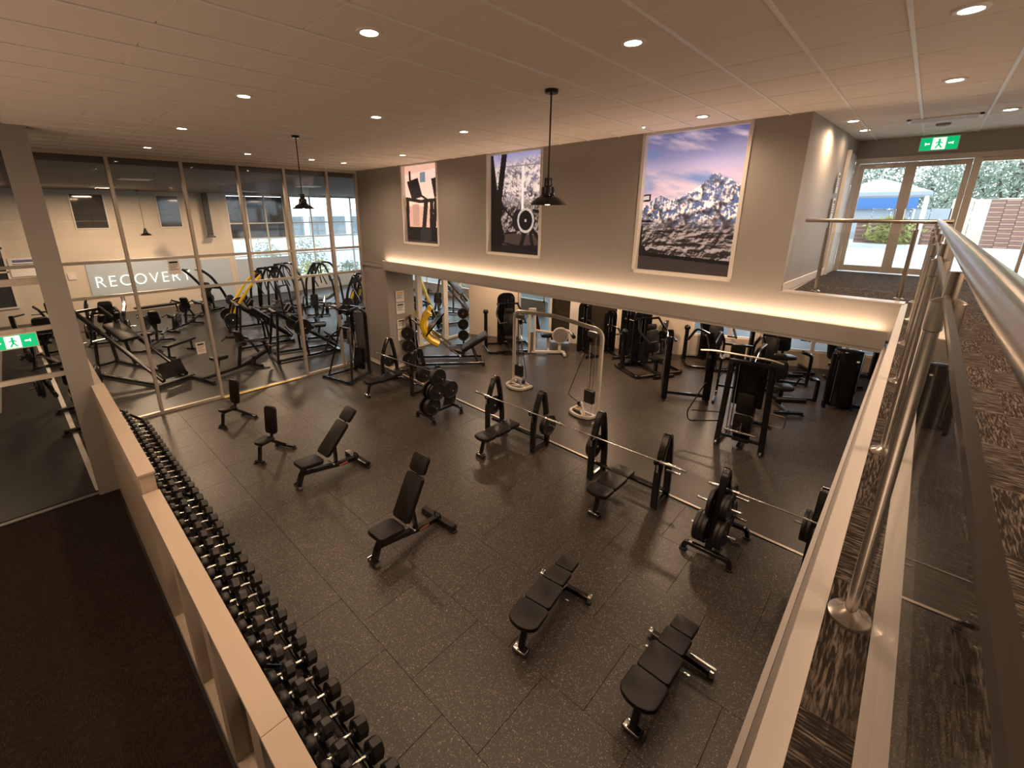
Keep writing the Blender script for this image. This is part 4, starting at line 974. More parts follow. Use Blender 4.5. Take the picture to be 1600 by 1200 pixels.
# ================================================================== SELECTORISED MACHINES (undercroft)
def sel_machine(loc, rz,  label, kind, h=1.55, m='black', stackm='grey_metal', pads=True, group='selectorised machines in the undercroft'):
    """local +x faces the user; the stack tower stands behind or beside the seat"""
    t = thing({'press': 'chest_press_machine', 'leg': 'leg_extension_machine', 'column': 'cable_column', 'tower': 'weight_stack_machine', 'twin': 'twin_tower_machine', 'seat': 'padded_seat_machine', 'disc': 'leg_curl_machine'}[kind], label, 'gym machine', loc, rz, group); k0 = 1.0 if kind == 'tower' else 1.14; t.scale = (k0, k0, k0)
    def tower(x, y, w=.24, d=.34, hh=h):
        c = MB(); c.bar(fil([(x, y - d / 2, .03), (x, y - d / 2, hh), (x, y + d / 2, hh), (x, y + d / 2, .03)], .11, 5), w, .05, .012, up=(1, 0, 0))
        part(t, 'tower_frame', c, m)
        part(t, 'shroud', MB().slab([(x - w * .30 + a, y + b_) for a, b_ in rrect(.03, d - .04, .008)], .12, hh - .05, .004), 'gloss')
        ws = part(t, 'weight_stack', MB().slab([(x + .02 + a, y + b_) for a, b_ in rrect(.11, d - .13, .01)], .18, .30, .004), 'black')
        for k in range(9): link('stack_plate', MB().slab([(x + .02 + a, y + b_) for a, b_ in rrect(.11, d - .13, .01)], .305 + .042 * k, .342 + .042 * k, .004).mesh('stack_plate'), 'black', ws)
        part(t, 'guide_rod', MB().tube([(x + .02, y - .05, .2), (x + .02, y - .05, hh - .05)], .010), 'chrome'); part(t, 'guide_rod', MB().tube([(x + .02, y + .05, .2), (x + .02, y + .05, hh - .05)], .010), 'chrome')
        feet(t, [(x - .05, y - d / 2), (x - .05, y + d / 2), (x + .1, y - d / 2), (x + .1, y + d / 2)], s=(.08, .08, .02))
    def seat(x, y, face=1, hb=.62, z=.50):
        part(t, 'seat', pad(fr((x, y, z), (face, 0, .06)), .40, .42, .085, .08, .02, fr_r=.14), 'vinyl')
        part(t, 'backrest', pad(fr((x - face * .25, y, z + .06 + hb / 2), (-face * .18, 0, 1), (face, 0, .18)), .36, hb, .08, .10, .02), 'vinyl')
        part(t, 'headrest', pad(fr((x - face * .33, y, z + .13 + hb), (-face * .16, 0, 1), (face, 0, .16)), .26, .15, .08, .05, .02), 'vinyl')
        part(t, 'seat_post', MB().bar([(x - face * .05, y, .06), (x - face * .05, y, z - .08)], .09, .07).bar([(x - face * .22, y, .30), (x - face * .36, y, z + hb)], .06, .05), m)
    if kind == 'press':
        tower(-.55, 0); seat(.25, 0)
        part(t, 'base', MB().bar([(-.55, 0, .06), (.60, 0, .06)], .09, .07).bar([(.55, -.30, .05), (.55, .30, .05)], .08, .06).bar(fil([(-.62, -.72, .05), (.40, -.72, .05), (.40, .72, .05), (-.62, .72, .05)], .12), .08, .07).bar([(-.62, -.72, .05), (-.62, .72, .05)], .08, .07), m)
        part(t, 'side_column', MB().bar([(-.30, -.72, .05), (-.30, -.72, h * .72)], .10, .12, .02).ball((-.30, -.72, h * .74), .09), 'gloss')
        for s in (-1, 1):
            a = part(t, 'press_arm', MB().bar(fil([(-.30, s * .30, 1.45), (-.10, s * .42, 1.15), (.40, s * .40, .95)], .14), .05, .05), m)
            link('grip', MB().cyl((.38, s * .40, .96), (.38, s * .18, .98), .022, 10).mesh('grip'), 'rubber', a)
        part(t, 'crossmember', MB().bar([(-.35, -.36, 1.42), (-.35, .36, 1.42)], .06, .06).bar([(-.5, 0, 1.42), (-.35, 0, 1.42)], .07, .06), m)
        feet(t, [(.55, -.3), (.55, .3)])
    elif kind == 'leg':
        tower(.05, .62, .22, .32); seat(.0, -.12, 1, .60, .56)
        part(t, 'base', MB().bar(fil([(.05, .62, .05), (.05, -.12, .05), (.55, -.12, .05)], .08), .08, .06).bar([(-.35, -.12, .05), (.05, -.12, .05)], .08, .06), m)
        a = part(t, 'leg_arm', MB().bar(fil([(.18, .16, .52), (.36, .16, .46), (.52, .14, .20)], .08), .05, .05).cyl((.18, .05, .52), (.18, .30, .52), .07, 16), m)
        link('roller', MB().cyl((.54, -.36, .20), (.54, .12, .20), .065, 16).mesh('roller'), 'vinyl', a)
        part(t, 'cam_disc', MB().cyl((.10, .30, .62), (.10, .36, .62), .16, 24), 'gloss')
        for s in (-1, 1): part(t, 'grip', MB().tube(fil([(.02, -.12 + s * .24, .50), (.12, -.12 + s * .26, .66), (.2, -.12 + s * .26, .66)], .04), .016), 'rubber')
        feet(t, [(.55, -.12), (-.35, -.12)])
    elif kind == 'column':
        tower(-.1, 0, .20, .24)
        part(t, 'base', MB().bar([(-.1, 0, .05), (.62, 0, .05)], .08, .06).bar([(.6, -.26, .05), (.6, .26, .05)], .07, .06), m)
        part(t, 'pulley', MB().cyl((-.02, -.03, h - .02), (-.02, .03, h - .02), .085, 20), 'gloss')
        part(t, 'arm', MB().bar(fil([(.02, .0, h * .70), (.22, .10, h * .68), (.34, .12, h * .55)], .07), .05, .05).ball((.02, -.14, h * .72), .05), m)
        part(t, 'grip', MB().cyl((.34, -.06, h * .55), (.34, .30, h * .55), .022, 10), 'rubber')
        feet(t, [(.6, -.26), (.6, .26)])
    elif kind == 'tower':
        o = [(-.18, -.28), (.05, -.28), (.12, -.22), (.16, 0), (.12, .22), (.05, .28), (-.18, .28)]
        part(t, 'shroud', MB().slab(o, .06, h, .03), 'gloss')
        part(t, 'front_panel', MB().slab([(.172 + a * .1, b_) for a, b_ in rrect(.1, .26, .02)], .20, h - .14, .004), 'black')
        part(t, 'side_post', MB().bar([(.10, -.36, .03), (.10, -.36, h - .06)], .08, .10, .02), 'gloss'); part(t, 'side_rail', MB().tube([(.17, -.27, .2), (.17, -.27, h - .2)], .012), 'chrome')
        bd = part(t, 'badge', MB().slab([(.182 + a * .05, .12 + b_) for a, b_ in rrect(.1, .06, .02)], h - .24, h - .20, .002), 'paper')
        part(t, 'base', MB().bar([(-.1, 0, .05), (-.1, .95, .05)], .09, .07).bar([(-.1, .9, .05), (-.1, .9, .26)], .08, .08), m)
        part(t, 'seat', pad(fr((-.12, .92, .36), (1, 0, 0)), .34, .34, .09, .08, .02), 'vinyl')
        feet(t, [(-.15, -.26), (-.15, .26), (.1, -.35), (.1, .24), (-.1, .95)])
    elif kind == 'twin':
        for x in (-.26, .10):
            p = part(t, 'side_post', MB().slab([(x + a, -.46 + b_) for a, b_ in rrect(.30, .12, .03)], .03, h - (.05 if x < 0 else 0), .02), 'gloss'); link('rail', MB().tube([(x + .10, -.53, .15), (x + .10, -.53, h - .2)], .011).mesh('rail'), 'chrome', p)
        part(t, 'cap', MB().bar(fil([(-.38, -.46, h - .08), (-.1, -.46, h + .07), (.22, -.46, h - .04)], .1), .14, .05), 'gloss')
        part(t, 'side_post', MB().bar(fil([(-.05, .46, .03), (-.05, .46, h - .25), (-.30, .40, h - .02)], .12), .16, .12, .02), 'gloss')
        part(t, 'base', MB().bar([(-.05, -.46, .11), (-.05, .46, .11)], .08, .07).bar([(-.4, -.46, .05), (.25, -.46, .05)], .07, .06).bar([(-.3, .46, .05), (.2, .46, .05)], .07, .06), m)
        ws = part(t, 'weight_stack', MB().bb(-.16, 0, -.52, -.40, .14, .28), 'black')
        for k in range(8): link('stack_plate', MB().bb(-.16, 0, -.52, -.40, .285 + .045 * k, .325 + .045 * k).mesh('stack_plate'), 'black', ws)
        part(t, 'arm', MB().bar(fil([(-.30, .40, h - .02), (-.55, .15, h + .05), (-.75, .0, h - .3)], .12), .05, .05), m); part(t, 'pad', pad(fr((-.02, .36, h * .62), (.1, 0, 1), (0, -1, 0)), .26, .40, .08, .08, .02), 'vinyl')
        feet(t, [(.25, -.46), (-.4, -.46), (.2, .46), (-.3, .46)])
    elif kind == 'seat':
        seat(.10, 0, 1, h * .50, .52)
        part(t, 'base', MB().bar(fil([(.55, 0, .05), (-.35, 0, .05), (-.35, .95, .05)], .12), .08, .06).bar([(.52, -.28, .05), (.52, .28, .05)], .07, .06), m)
        part(t, 'side_post', MB().bar(fil([(-.35, .95, .03), (-.35, .95, h * .62), (-.20, .70, h * .70)], .1), .07, .07), m)
        for s_ in (-1, 1): part(t, 'grip', MB().tube(fil([(.08, s_ * .24, .52), (.16, s_ * .30, .74), (.34, s_ * .30, .74)], .05), .02), 'rubber')
        part(t, 'roller', MB().cyl((.50, -.30, .34), (.50, .30, .34), .06, 16), 'vinyl')
        feet(t, [(.52, -.28), (.52, .28), (-.35, .95)])
    elif kind == 'disc':
        c = MB()
        for y in (-.52, -.36): c.bar([(0, y, .03), (0, y, h)], .07, .09, .015)
        c.bar([(0, -.54, h - .03), (0, -.34, h - .03)], .09, .10, .015); c.bar(fil([(0, -.44, .06), (0, .55, .06), (.35, .55, .06)], .1), .08, .07); c.bar([(-.05, -.4, .75), (-.1, .40, .62)], .06, .06); c.bar([(.0, .42, .06), (.0, .42, .45)], .08, .08)
        part(t, 'frame', c, m)
        part(t, 'weight_stack', MB().bb(-.05, .03, -.50, -.38, .1, .7), 'grey_metal')
        part(t, 'cam_disc', MB().cyl((.07, .42, .62), (.14, .42, .62), .22, 28), 'canvas_grey'); part(t, 'disc_rim', MB().lathe([(.20, .0), (.25, .0), (.25, .05), (.20, .05)], 28, Matrix.Translation((.08, .42, .62)) @ axis((1, 0, 0))), m)
        part(t, 'seat', pad(fr((-.35, .1, .55), (0, 1, .0)), .36, .46, .09, .08, .02), 'vinyl'); part(t, 'backrest', pad(fr((-.40, -.2, .9), (0, -.2, 1), (0, 1, .2)), .34, .6, .09, .08, .02), 'vinyl'); part(t, 'seat_post', MB().bar([(-.35, .1, .06), (-.35, .1, .46)], .08, .07).bar([(-.36, -.26, .06), (-.42, -.30, 1.0)], .06, .06).bar([(-.42, .1, .06), (0, .1, .06)], .06, .06), m)
        part(t, 'lever_arm', MB().bar(fil([(.05, .42, .75), (.12, .62, .80), (.14, .80, .62)], .06), .05, .05), m); part(t, 'roller', MB().cyl((.0, .80, .62), (.30, .80, .62), .06, 14), 'vinyl')
        feet(t, [(0, -.52), (0, -.36), (.35, .55), (0, .42)])
    return t
D = math.radians
sel_machine((11.75, 10.2, 0), D(-125), 'black seated machine with tall stack before the cream wall, left of the glazed doors', 'press', 1.62)
sel_machine((12.25, 8.95, 0), D(-138), 'cream framed machine with a round disc, before the glazed doors', 'disc', 1.42, 'cream_metal')
sel_machine((13.35, 8.05, 0), D(-120), 'narrow black cable column before the white door', 'column', 1.50)
sel_machine((13.9, 7.35, 0), D(-120), 'narrow black cable column before the dark screen', 'column', 1.25)
sel_machine((14.0, 6.75, 0), D(-125), 'slim black column with round pulley, beside the padded seat at the cream wall', 'column', 1.62)
sel_machine((14.55, 6.1, 0), D(-100), 'padded seat machine against the cream wall, right of the slim column', 'leg', .95)
sel_machine((11.6, 3.85, 0), D(205), 'black twin-post machine left of the lat pulldown', 'twin', 1.55)
sel_machine((13.05, 5.45, 0), D(-120), 'black seated machine behind the twin-post machine, before the pilaster', 'press', 1.5)
sel_machine((14.2, 2.55, 0), D(200), 'black padded seat machine behind the lat pulldown, before the cream wall', 'seat', 1.3)
sel_machine((15.0, 4.25, 0), D(-150), 'black seated machine behind the lat pulldown, before the window', 'press', 1.35)
sel_machine((12.85, 1.95, 0), D(215), 'low black seat with rounded backrest right of the lat pulldown', 'seat', .85)
sel_machine((16.0, 2.55, 0), D(-140), 'black seated machine near the back window, left of the big stack tower', 'press', 1.45)
sel_machine((13.75, .78, 0), D(205), 'big black weight stack tower nearest the white mezzanine edge', 'tower', 1.52)
sel_machine((15.9, 1.15, 0), D(-130), 'tall padded seat machine left of the big stack tower, by the back windows', 'seat', 1.5)
sel_machine((17.0, -.5, 0), D(-150), 'dark machine seen past the big stack tower', 'press', 1.5)

# lat pulldown
t = thing('lat_pulldown', 'tall black lat pulldown with a long cream bar, nearest machine under the mezzanine', 'cable machine', (9.72, 2.01, 0), D(4))
f = MB()
for s in (-1, 1):
    f.bar([(0, s * .42, .02), (0, s * .36, 1.93)], .11, .075, .012); f.bar(fil([(0, s * .42, .06), (.9, s * .34, .06)], .05), .07, .06)
f.bar([(0, -.38, .24), (0, .38, .24)], .07, .06); f.bar([(0, -.36, 1.90), (0, .36, 1.90)], .10, .07)
f.bar(fil([(.02, 0, 1.92), (.45, 0, 2.08), (1.3, 0, 2.0)], .15), .08, .06); f.bar([(1.30, 0, 2.0), (1.30, 0, .05)], .08, .07); f.bar([(.0, 0, .06), (1.5, 0, .06)], .08, .06); f.bar([(1.5, -.35, .05), (1.5, .35, .05)], .08, .06)
part(t, 'frame', f, 'black')
part(t, 'shroud', MB().slab([(.10 + a, b_) for a, b_ in rrect(.04, .56, .02)], .95, 1.86, .006), 'gloss')
part(t, 'backrest', pad(fr((-.02, 0, 1.02), (.06, 0, 1), (-1, 0, .06)), .32, .44, .08, .05), 'vinyl'); part(t, 'leg_pad', pad(fr((-.03, 0, .56), (.04, 0, 1), (-1, 0, .04)), .34, .44, .08, .04), 'vinyl')
ws = part(t, 'weight_stack', MB().bb(.10, .20, -.16, .16, .12, .3), 'black')
for k in range(12): link('stack_plate', MB().bb(.10, .20, -.16, .16, .305 + .042 * k, .342 + .042 * k).mesh('stack_plate'), 'black', ws)
part(t, 'guide_rod', MB().tube([(.03, .22, .2), (.03, .22, 1.88)], .013), 'chrome'); part(t, 'guide_rod', MB().tube([(.03, .28, .2), (.03, .28, 1.88)], .010), 'chrome')
part(t, 'foot_roller', MB().cyl((-.10, -.30, .42), (-.10, .30, .42), .026, 10), 'chrome')
part(t, 'selector_pin', MB().tube([(-.06, 0, .36), (-.10, 0, .50), (-.06, 0, .62)], .014), 'chrome')
part(t, 'side_handle', MB().tube(fil([(0, .42, .52), (-.20, 1.0, .42), (-.20, 1.05, .62), (0, .80, 1.30)], .08), .014), 'black'); part(t, 'side_handle', MB().tube(fil([(0, .42, .72), (-.1, .98, .64)], .04), .012), 'black')
part(t, 'side_handle', MB().tube(fil([(0, -.42, .95), (-.02, -.72, .95), (-.02, -.72, .70), (0, -.42, .70)], .05), .014), 'grey_metal')
part(t, 'cable', MB().tube([(.2, .35, 1.95), (.12, .62, 1.36)], .008, 6), 'rubber')
b = part(t, 'pull_bar', MB().tube(fil([(-.02, .98, 2.0), (-.05, .70, 2.05), (-.05, -.30, 2.05), (-.02, -.52, 2.0)], .1), .020, 10), 'cream_metal')
feet(t, [(0, .42), (0, -.42), (1.5, .35), (1.5, -.35)], s=(.12, .10, .02))
for y in (.42, -.42): part(t, 'wheel', MB().cyl((-.09, y - .02, .05), (-.09, y + .02, .05), .05, 14), 'grey_metal')
# captain's-chair style knee station behind it
t = thing('knee_raise_station', 'black padded frame with wide arms rising behind the lat pulldown', 'gym machine', (12.45, 2.95, 0), D(195))
f = MB()
for s in (-1, 1):
    f.bar(fil([(.55, s * .40, .04), (-.1, s * .36, .06), (-.2, s * .34, 1.5), (.1, s * .46, 1.86), (.5, s * .56, 1.62)], .14, 4), .06, .06); f.bar([(-.45, s * .36, .05), (.5, s * .4, .05)], .06, .06)
f.bar([(-.2, -.34, 1.45), (-.2, .34, 1.45)], .06, .06); f.bar([(-.1, -.36, .3), (-.1, .36, .3)], .06, .06)
part(t, 'frame', f, 'black'); part(t, 'backrest', pad(fr((-.12, 0, 1.18), (.05, 0, 1), (1, 0, -.05)), .34, .62, .09, .06, .02), 'vinyl')
for s in (-1, 1): part(t, 'arm_pad', pad(fr((.22, s * .34, 1.22), (1, 0, 0)), .13, .44, .07, .04, .015), 'vinyl')
feet(t, [(.5, .4), (.5, -.4), (-.45, .36), (-.45, -.36)])

def air_con(v, z, label):
    t = thing('air_conditioner', label, 'air conditioner', bpt(v, -.01, z), BA)
    part(t, 'housing', MB().slab([(-.10 + a, b_) for a, b_ in rrect(.2, 1.5, .05)], 0, .30, .03), 'white'); part(t, 'vent_slot', MB().bb(-.207, -.19, -.66, .66, .05, .10), 'dark')
air_con(1.05, 2.62, 'long white wall air conditioner above the seated machine at the cream wall')

# ------------------------------------------------ leg press (yellow) and free-standing plate poles
def leg_press(loc, rz, label, pl=False):
    t = thing('leg_press', label, 'gym machine', loc, rz); t.scale = (1.22, 1.22, 1.22)
    f = MB()
    for s in (-1, 1):
        f.bar([(-.95, s * .30, .06), (.85, s * .34, .06)], .07, .06); f.bar([(.80, s * .30, .06), (.95, s * .28, 1.35)], .06, .06)
    f.bar([(-.95, -.40, .05), (-.95, .40, .05)], .07, .06); f.bar([(.85, -.5, .05), (.85, .5, .05)], .07, .06); f.bar([(.95, -.28, 1.33), (.95, .28, 1.33)], .06, .06); f.bar([(-.80, -.22, .06), (-.65, -.2, .50)], .05, .05); f.bar([(-.80, .22, .06), (-.65, .2, .50)], .05, .05)
    part(t, 'frame', f, 'black')
    for s in (-1, 1): part(t, 'slide_rail', MB().tube([(-.35, s * .22, .22), (.93, s * .22, 1.30)], .028, 10), 'chrome')
    part(t, 'seat', pad(fr((-.28, 0, .40), (1, 0, .35)), .46, .42, .09, .06, .02), 'vinyl'); part(t, 'backrest', pad(fr((-.72, 0, .62), (-1, 0, .62), (.62, 0, 1)), .50, .78, .10, .07, .02), 'vinyl')
    part(t, 'footplate', MB().add([tuple(fr((.36, 0, 1.12), (-.62, 0, .78), (-.78, 0, -.62)) @ Vector(p)) for p in ((-.30, -.50, 0), (.46, -.50, 0), (.46, .50, 0), (-.30, .50, 0), (-.30, -.50, .035), (.46, -.50, .035), (.46, .50, .035), (-.30, .50, .035))], [(0, 3, 2, 1), (4, 5, 6, 7), (0, 1, 5, 4), (1, 2, 6, 5), (2, 3, 7, 6), (3, 0, 4, 7)]), 'gloss')
    for s in (-1, 1): part(t, 'carriage_side', MB().bar(fil([(.22, s * .36, .62), (.50, s * .36, .78), (.66, s * .36, 1.22), (.42, s * .36, 1.48)], .14, 5), .13, .20, .03, up=(0, 1, 0)), 'yellow')
    part(t, 'carriage_bar', MB().bar([(.56, -.36, .95), (.56, .36, .95)], .14, .26), 'yellow')
    for s in (-1, 1): part(t, 'plate_horn', MB().cyl((.62, s * .38, 1.0), (.62, s * .66, 1.0), .024, 10), 'chrome')
    feet(t, [(-.95, .4), (-.95, -.4), (.85, .5), (.85, -.5)])
    if pl: plates_on(t, .62, .45, 1.0, 1, [.225], 'the far side of the yellow leg press', 'plates on the leg press')
    return t
leg_press((9.25, 10.75, 0), D(138), 'black and yellow leg press before the undercroft glazing')
def plate_pole(loc, label, n, desc):
    t = thing('plate_pole', label, 'plate rack', loc, D(-45))
    part(t, 'base', MB().bar([(-.28, 0, .035), (.28, 0, .035)], .07, .05).bar([(0, -.28, .035), (0, .28, .035)], .07, .05), 'black'); part(t, 'pole', MB().bar([(0, 0, .05), (0, 0, 1.28)], .07, .07), 'black')
    for k in range(n):
        z = .42 + k * .42
        part(t, 'horn', MB().cyl((0, -.04, z), (0, -.26, z), .022, 10), 'chrome'); plates_on(t, 0, -.05, z, -1, [.2, .2], f'the {["lowest", "middle", "top"][k]} horn of {desc}', 'plates on the plate poles')
plate_pole((10.95, 11.8, 0), 'slim black plate pole behind the leg press backrest', 3, 'the pole behind the leg press')
plate_pole((7.85, 10.95, 0), 'slim black plate pole beside the pier with the notices', 3, 'the pole beside the pier')

# cable tower in the corner by the glass wall
t = thing('cable_tower', 'tall black cable tower with lever arms in the corner of the glass wall', 'cable machine', (6.55, 11.95, 0), D(192))
f = MB()
for s in (-1, 1):
    f.bar(fil([(-.25, s * .30, .04), (-.25, s * .30, 1.95), (-.05, s * .26, 2.12), (.30, s * .20, 2.05)], .14, 4), .10, .07, .012); f.bar([(.75, s * .52, .06), (-.30, s * .30, .06)], .07, .06)
    f.bar([(.62, s * .50, .08), (.28, s * .20, 1.55)], .06, .05)
f.bar([(.75, -.60, .05), (.75, .60, .05)], .07, .06); f.bar([(-.25, -.3, 2.05), (-.25, .3, 2.05)], .08, .07); f.bar([(.30, -.2, 2.05), (.30, .2, 2.05)], .07, .06); f.bar([(.28, -.20, 1.52), (.28, .20, 1.52)], .06, .05)
part(t, 'frame', f, 'black'); part(t, 'shroud', MB().slab([(-.30 + a, b_) for a, b_ in rrect(.03, .46, .01)], .3, 1.9, .004), 'grey_metal')
ws = part(t, 'weight_stack', MB().bb(-.24, -.14, -.15, .15, .12, .3), 'black')
for k in range(12): link('stack_plate', MB().bb(-.24, -.14, -.15, .15, .305 + .042 * k, .342 + .042 * k).mesh('stack_plate'), 'black', ws)
for y in (-.08, .08): part(t, 'guide_rod', MB().tube([(-.19, y, .2), (-.19, y, 2.0)], .011), 'chrome')
for s in (-1, 1):
    a = part(t, 'lever_arm', MB().bar(fil([(.26, s * .22, 1.45), (.42, s * .52, 1.25), (.62, s * .62, .75)], .16, 4), .05, .05), 'black'); link('grip', MB().cyl((.62, s * .62, .76), (.82, s * .60, .70), .02, 10).mesh('grip'), 'rubber', a)
    part(t, 'pulley', MB().cyl((.28, s * .16 - .02, 1.98), (.28, s * .16 + .02, 1.98), .07, 16), 'gloss')
feet(t, [(.75, .6), (.75, -.6), (-.25, .3), (-.25, -.3)])

# ================================================================== RECOVERY ROOM MACHINES
RS = 1.28
RG = 'plate-loaded machines beyond the glass wall'
def lever_machine(loc, rz, label, col='black', tall=1.6, desc=None, sizes=(.225,)):
    t = thing('lever_machine', label, 'gym machine', loc, rz, RG); t.scale = (RS, RS, RS)
    f = MB()
    f.bar([(-.75, 0, .06), (.75, 0, .06)], .08, .07); f.bar([(.72, -.42, .05), (.72, .42, .05)], .08, .06); f.bar([(-.72, -.5, .05), (-.72, .5, .05)], .08, .06)
    for s in (-1, 1): f.bar(fil([(-.70, s * .44, .06), (-.45, s * .30, .9), (-.15, s * .18, 1.02), (.1, 0, .42)], .12, 4), .07, .06)
    f.bar([(-.45, -.3, .9), (-.45, .3, .9)], .07, .06); f.bar([(.22, 0, .08), (.22, 0, .42)], .08, .07)
    part(t, 'frame', f, 'black')
    part(t, 'seat', pad(fr((.30, 0, .50), (1, 0, .05)), .34, .40, .08, .06, .02), 'vinyl'); part(t, 'backrest', pad(fr((.03, 0, .88), (-.22, 0, 1), (1, 0, .22)), .34, .62, .08, .08, .02), 'vinyl')
    for s in (-1, 1):
        a = part(t, 'lever_arm', MB().bar(fil([(-.62, s * .40, .30), (-.40, s * .40, .80), (.10, s * .46, tall - .25), (.42, s * .42, tall)], .18, 5), .08, .10, .02, up=(0, 1, 0)), col)
        link('grip', MB().cyl((.40, s * .42, tall - .01), (.46, s * .16, tall + .02), .022, 10).mesh('grip'), 'rubber', a)
        part(t, 'plate_horn', MB().cyl((-.60, s * .42, .42), (-.60, s * .66, .42), .022, 10), 'chrome')
        if desc: plates_on(t, -.60, s * .46, .42, s, list(sizes), f'the {"far" if s > 0 else "near"} side of {desc}', 'plates beyond the glass wall')
    feet(t, [(.72, .42), (.72, -.42), (-.72, .5), (-.72, -.5)])
    return t
def sled_machine(loc, rz, label, desc=None, L=1.9, ang=32):
    t = thing('sled_machine', label, 'gym machine', loc, rz, RG); t.scale = (RS, RS, RS)
    a = D(ang); hx, hz = math.cos(a), math.sin(a); f = MB(); x0 = -L * .5; P0 = Vector((x0, 0, .14)); top = P0 + Vector((hx, 0, hz)) * L
    for s in (-1, 1):
        f.bar([P0 + Vector((0, s * .26, 0)), top + Vector((0, s * .26, 0))], .075, .09, .014)
        f.bar([(top.x - .05, s * .26, top.z - .03), (top.x + .12, s * .44, .04)], .065, .06); f.bar([(top.x - .62, s * .26, top.z - .42), (top.x - .68, s * .40, .04)], .06, .055)
        f.bar([(x0 - .05, s * .30, .05), (top.x + .1, s * .42, .05)], .07, .06)
    f.bar([(x0, -.42, .05), (x0, .42, .05)], .08, .07); f.bar([(top.x, -.26, top.z - .02), (top.x, .26, top.z - .02)], .08, .07); f.bar([(top.x + .1, -.42, .05), (top.x + .1, .42, .05)], .07, .06)
    part(t, 'frame', f, 'black')
    m0 = P0 + Vector((hx, 0, hz)) * L * .60
    part(t, 'backrest', pad(fr(m0 + Vector((-hz, 0, hx)) * .16, (hx, 0, hz), (-hz, 0, hx)), .40, .72, .09, .06, .02), 'vinyl')
    for s in (-1, 1): part(t, 'shoulder_pad', pad(fr(m0 + Vector((hx * .40, s * .16, hz * .40)) + Vector((-hz, 0, hx)) * .26, (-hz, 0, hx), (-hx, 0, -hz)), .12, .20, .09, .03, .02), 'vinyl')
    part(t, 'footplate', MB().add([tuple(fr((x0 + .05, 0, .34), (hz, 0, .9), (hx, 0, -.3)) @ Vector(p)) for p in ((-.18, -.26, 0), (.18, -.26, 0), (.18, .26, 0), (-.18, .26, 0), (-.18, -.26, .03), (.18, -.26, .03), (.18, .26, .03), (-.18, .26, .03))], [(0, 3, 2, 1), (4, 5, 6, 7), (0, 1, 5, 4), (1, 2, 6, 5), (2, 3, 7, 6), (3, 0, 4, 7)]), 'gloss')
    for s in (-1, 1):
        part(t, 'plate_horn', MB().cyl((m0.x, s * .32, m0.z), (m0.x, s * .58, m0.z), .022, 10), 'chrome')
        if desc: plates_on(t, m0.x, s * .36, m0.z, s, [.225], f'the {"far" if s > 0 else "near"} side of {desc}', 'plates beyond the glass wall')
    feet(t, [(x0, .42), (x0, -.42), (top.x + .1, .42), (top.x + .1, -.42)])
    return t
def row_machine(loc, rz, label, desc=None, up=.55):
    t = thing('row_machine', label, 'gym machine', loc, rz, RG); t.scale = (RS, RS, RS)
    f = MB()
    f.bar(fil([(-.85, 0, .06), (.2, 0, .10), (.85, 0, .30)], .2), .08, .07); f.bar([(-.82, -.40, .05), (-.82, .40, .05)], .08, .06); f.bar([(.45, -.3, .05), (.45, .3, .05)], .08, .06); f.bar([(.45, 0, .05), (.45, 0, .25)], .07, .06); f.bar([(.05, 0, .10), (.15, 0, .60)], .07, .06); f.bar([(-.5, 0, .08), (-.42, 0, .42)], .07, .06)
    part(t, 'frame', f, 'black')
    part(t, 'chest_pad', pad(fr((.14, 0, .78), (-.30, 0, 1), (-1, 0, -.30)), .26, .42, .08, .06, .02), 'vinyl'); part(t, 'seat', pad(fr((-.40, 0, .50), (1, 0, 0)), .30, .34, .08, .06, .02), 'vinyl')
    for s in (-1, 1):
        a = part(t, 'lever_arm', MB().bar(fil([(.75, s * .22, .26), (.55, s * .34, .70), (.05, s * .36, up + .35)], .14, 4), .06, .06), 'black'); link('grip', MB().cyl((.06, s * .36, up + .34), (-.10, s * .30, up + .30), .02, 10).mesh('grip'), 'rubber', a)
        part(t, 'plate_horn', MB().cyl((.62, s * .34, .56), (.62, s * .56, .56), .022, 10), 'chrome')
        if desc: plates_on(t, .62, s * .38, .56, s, [.225, .18], f'the {"far" if s > 0 else "near"} side of {desc}', 'plates beyond the glass wall')
    feet(t, [(-.82, .4), (-.82, -.4), (.45, .3), (.45, -.3)])
    return t
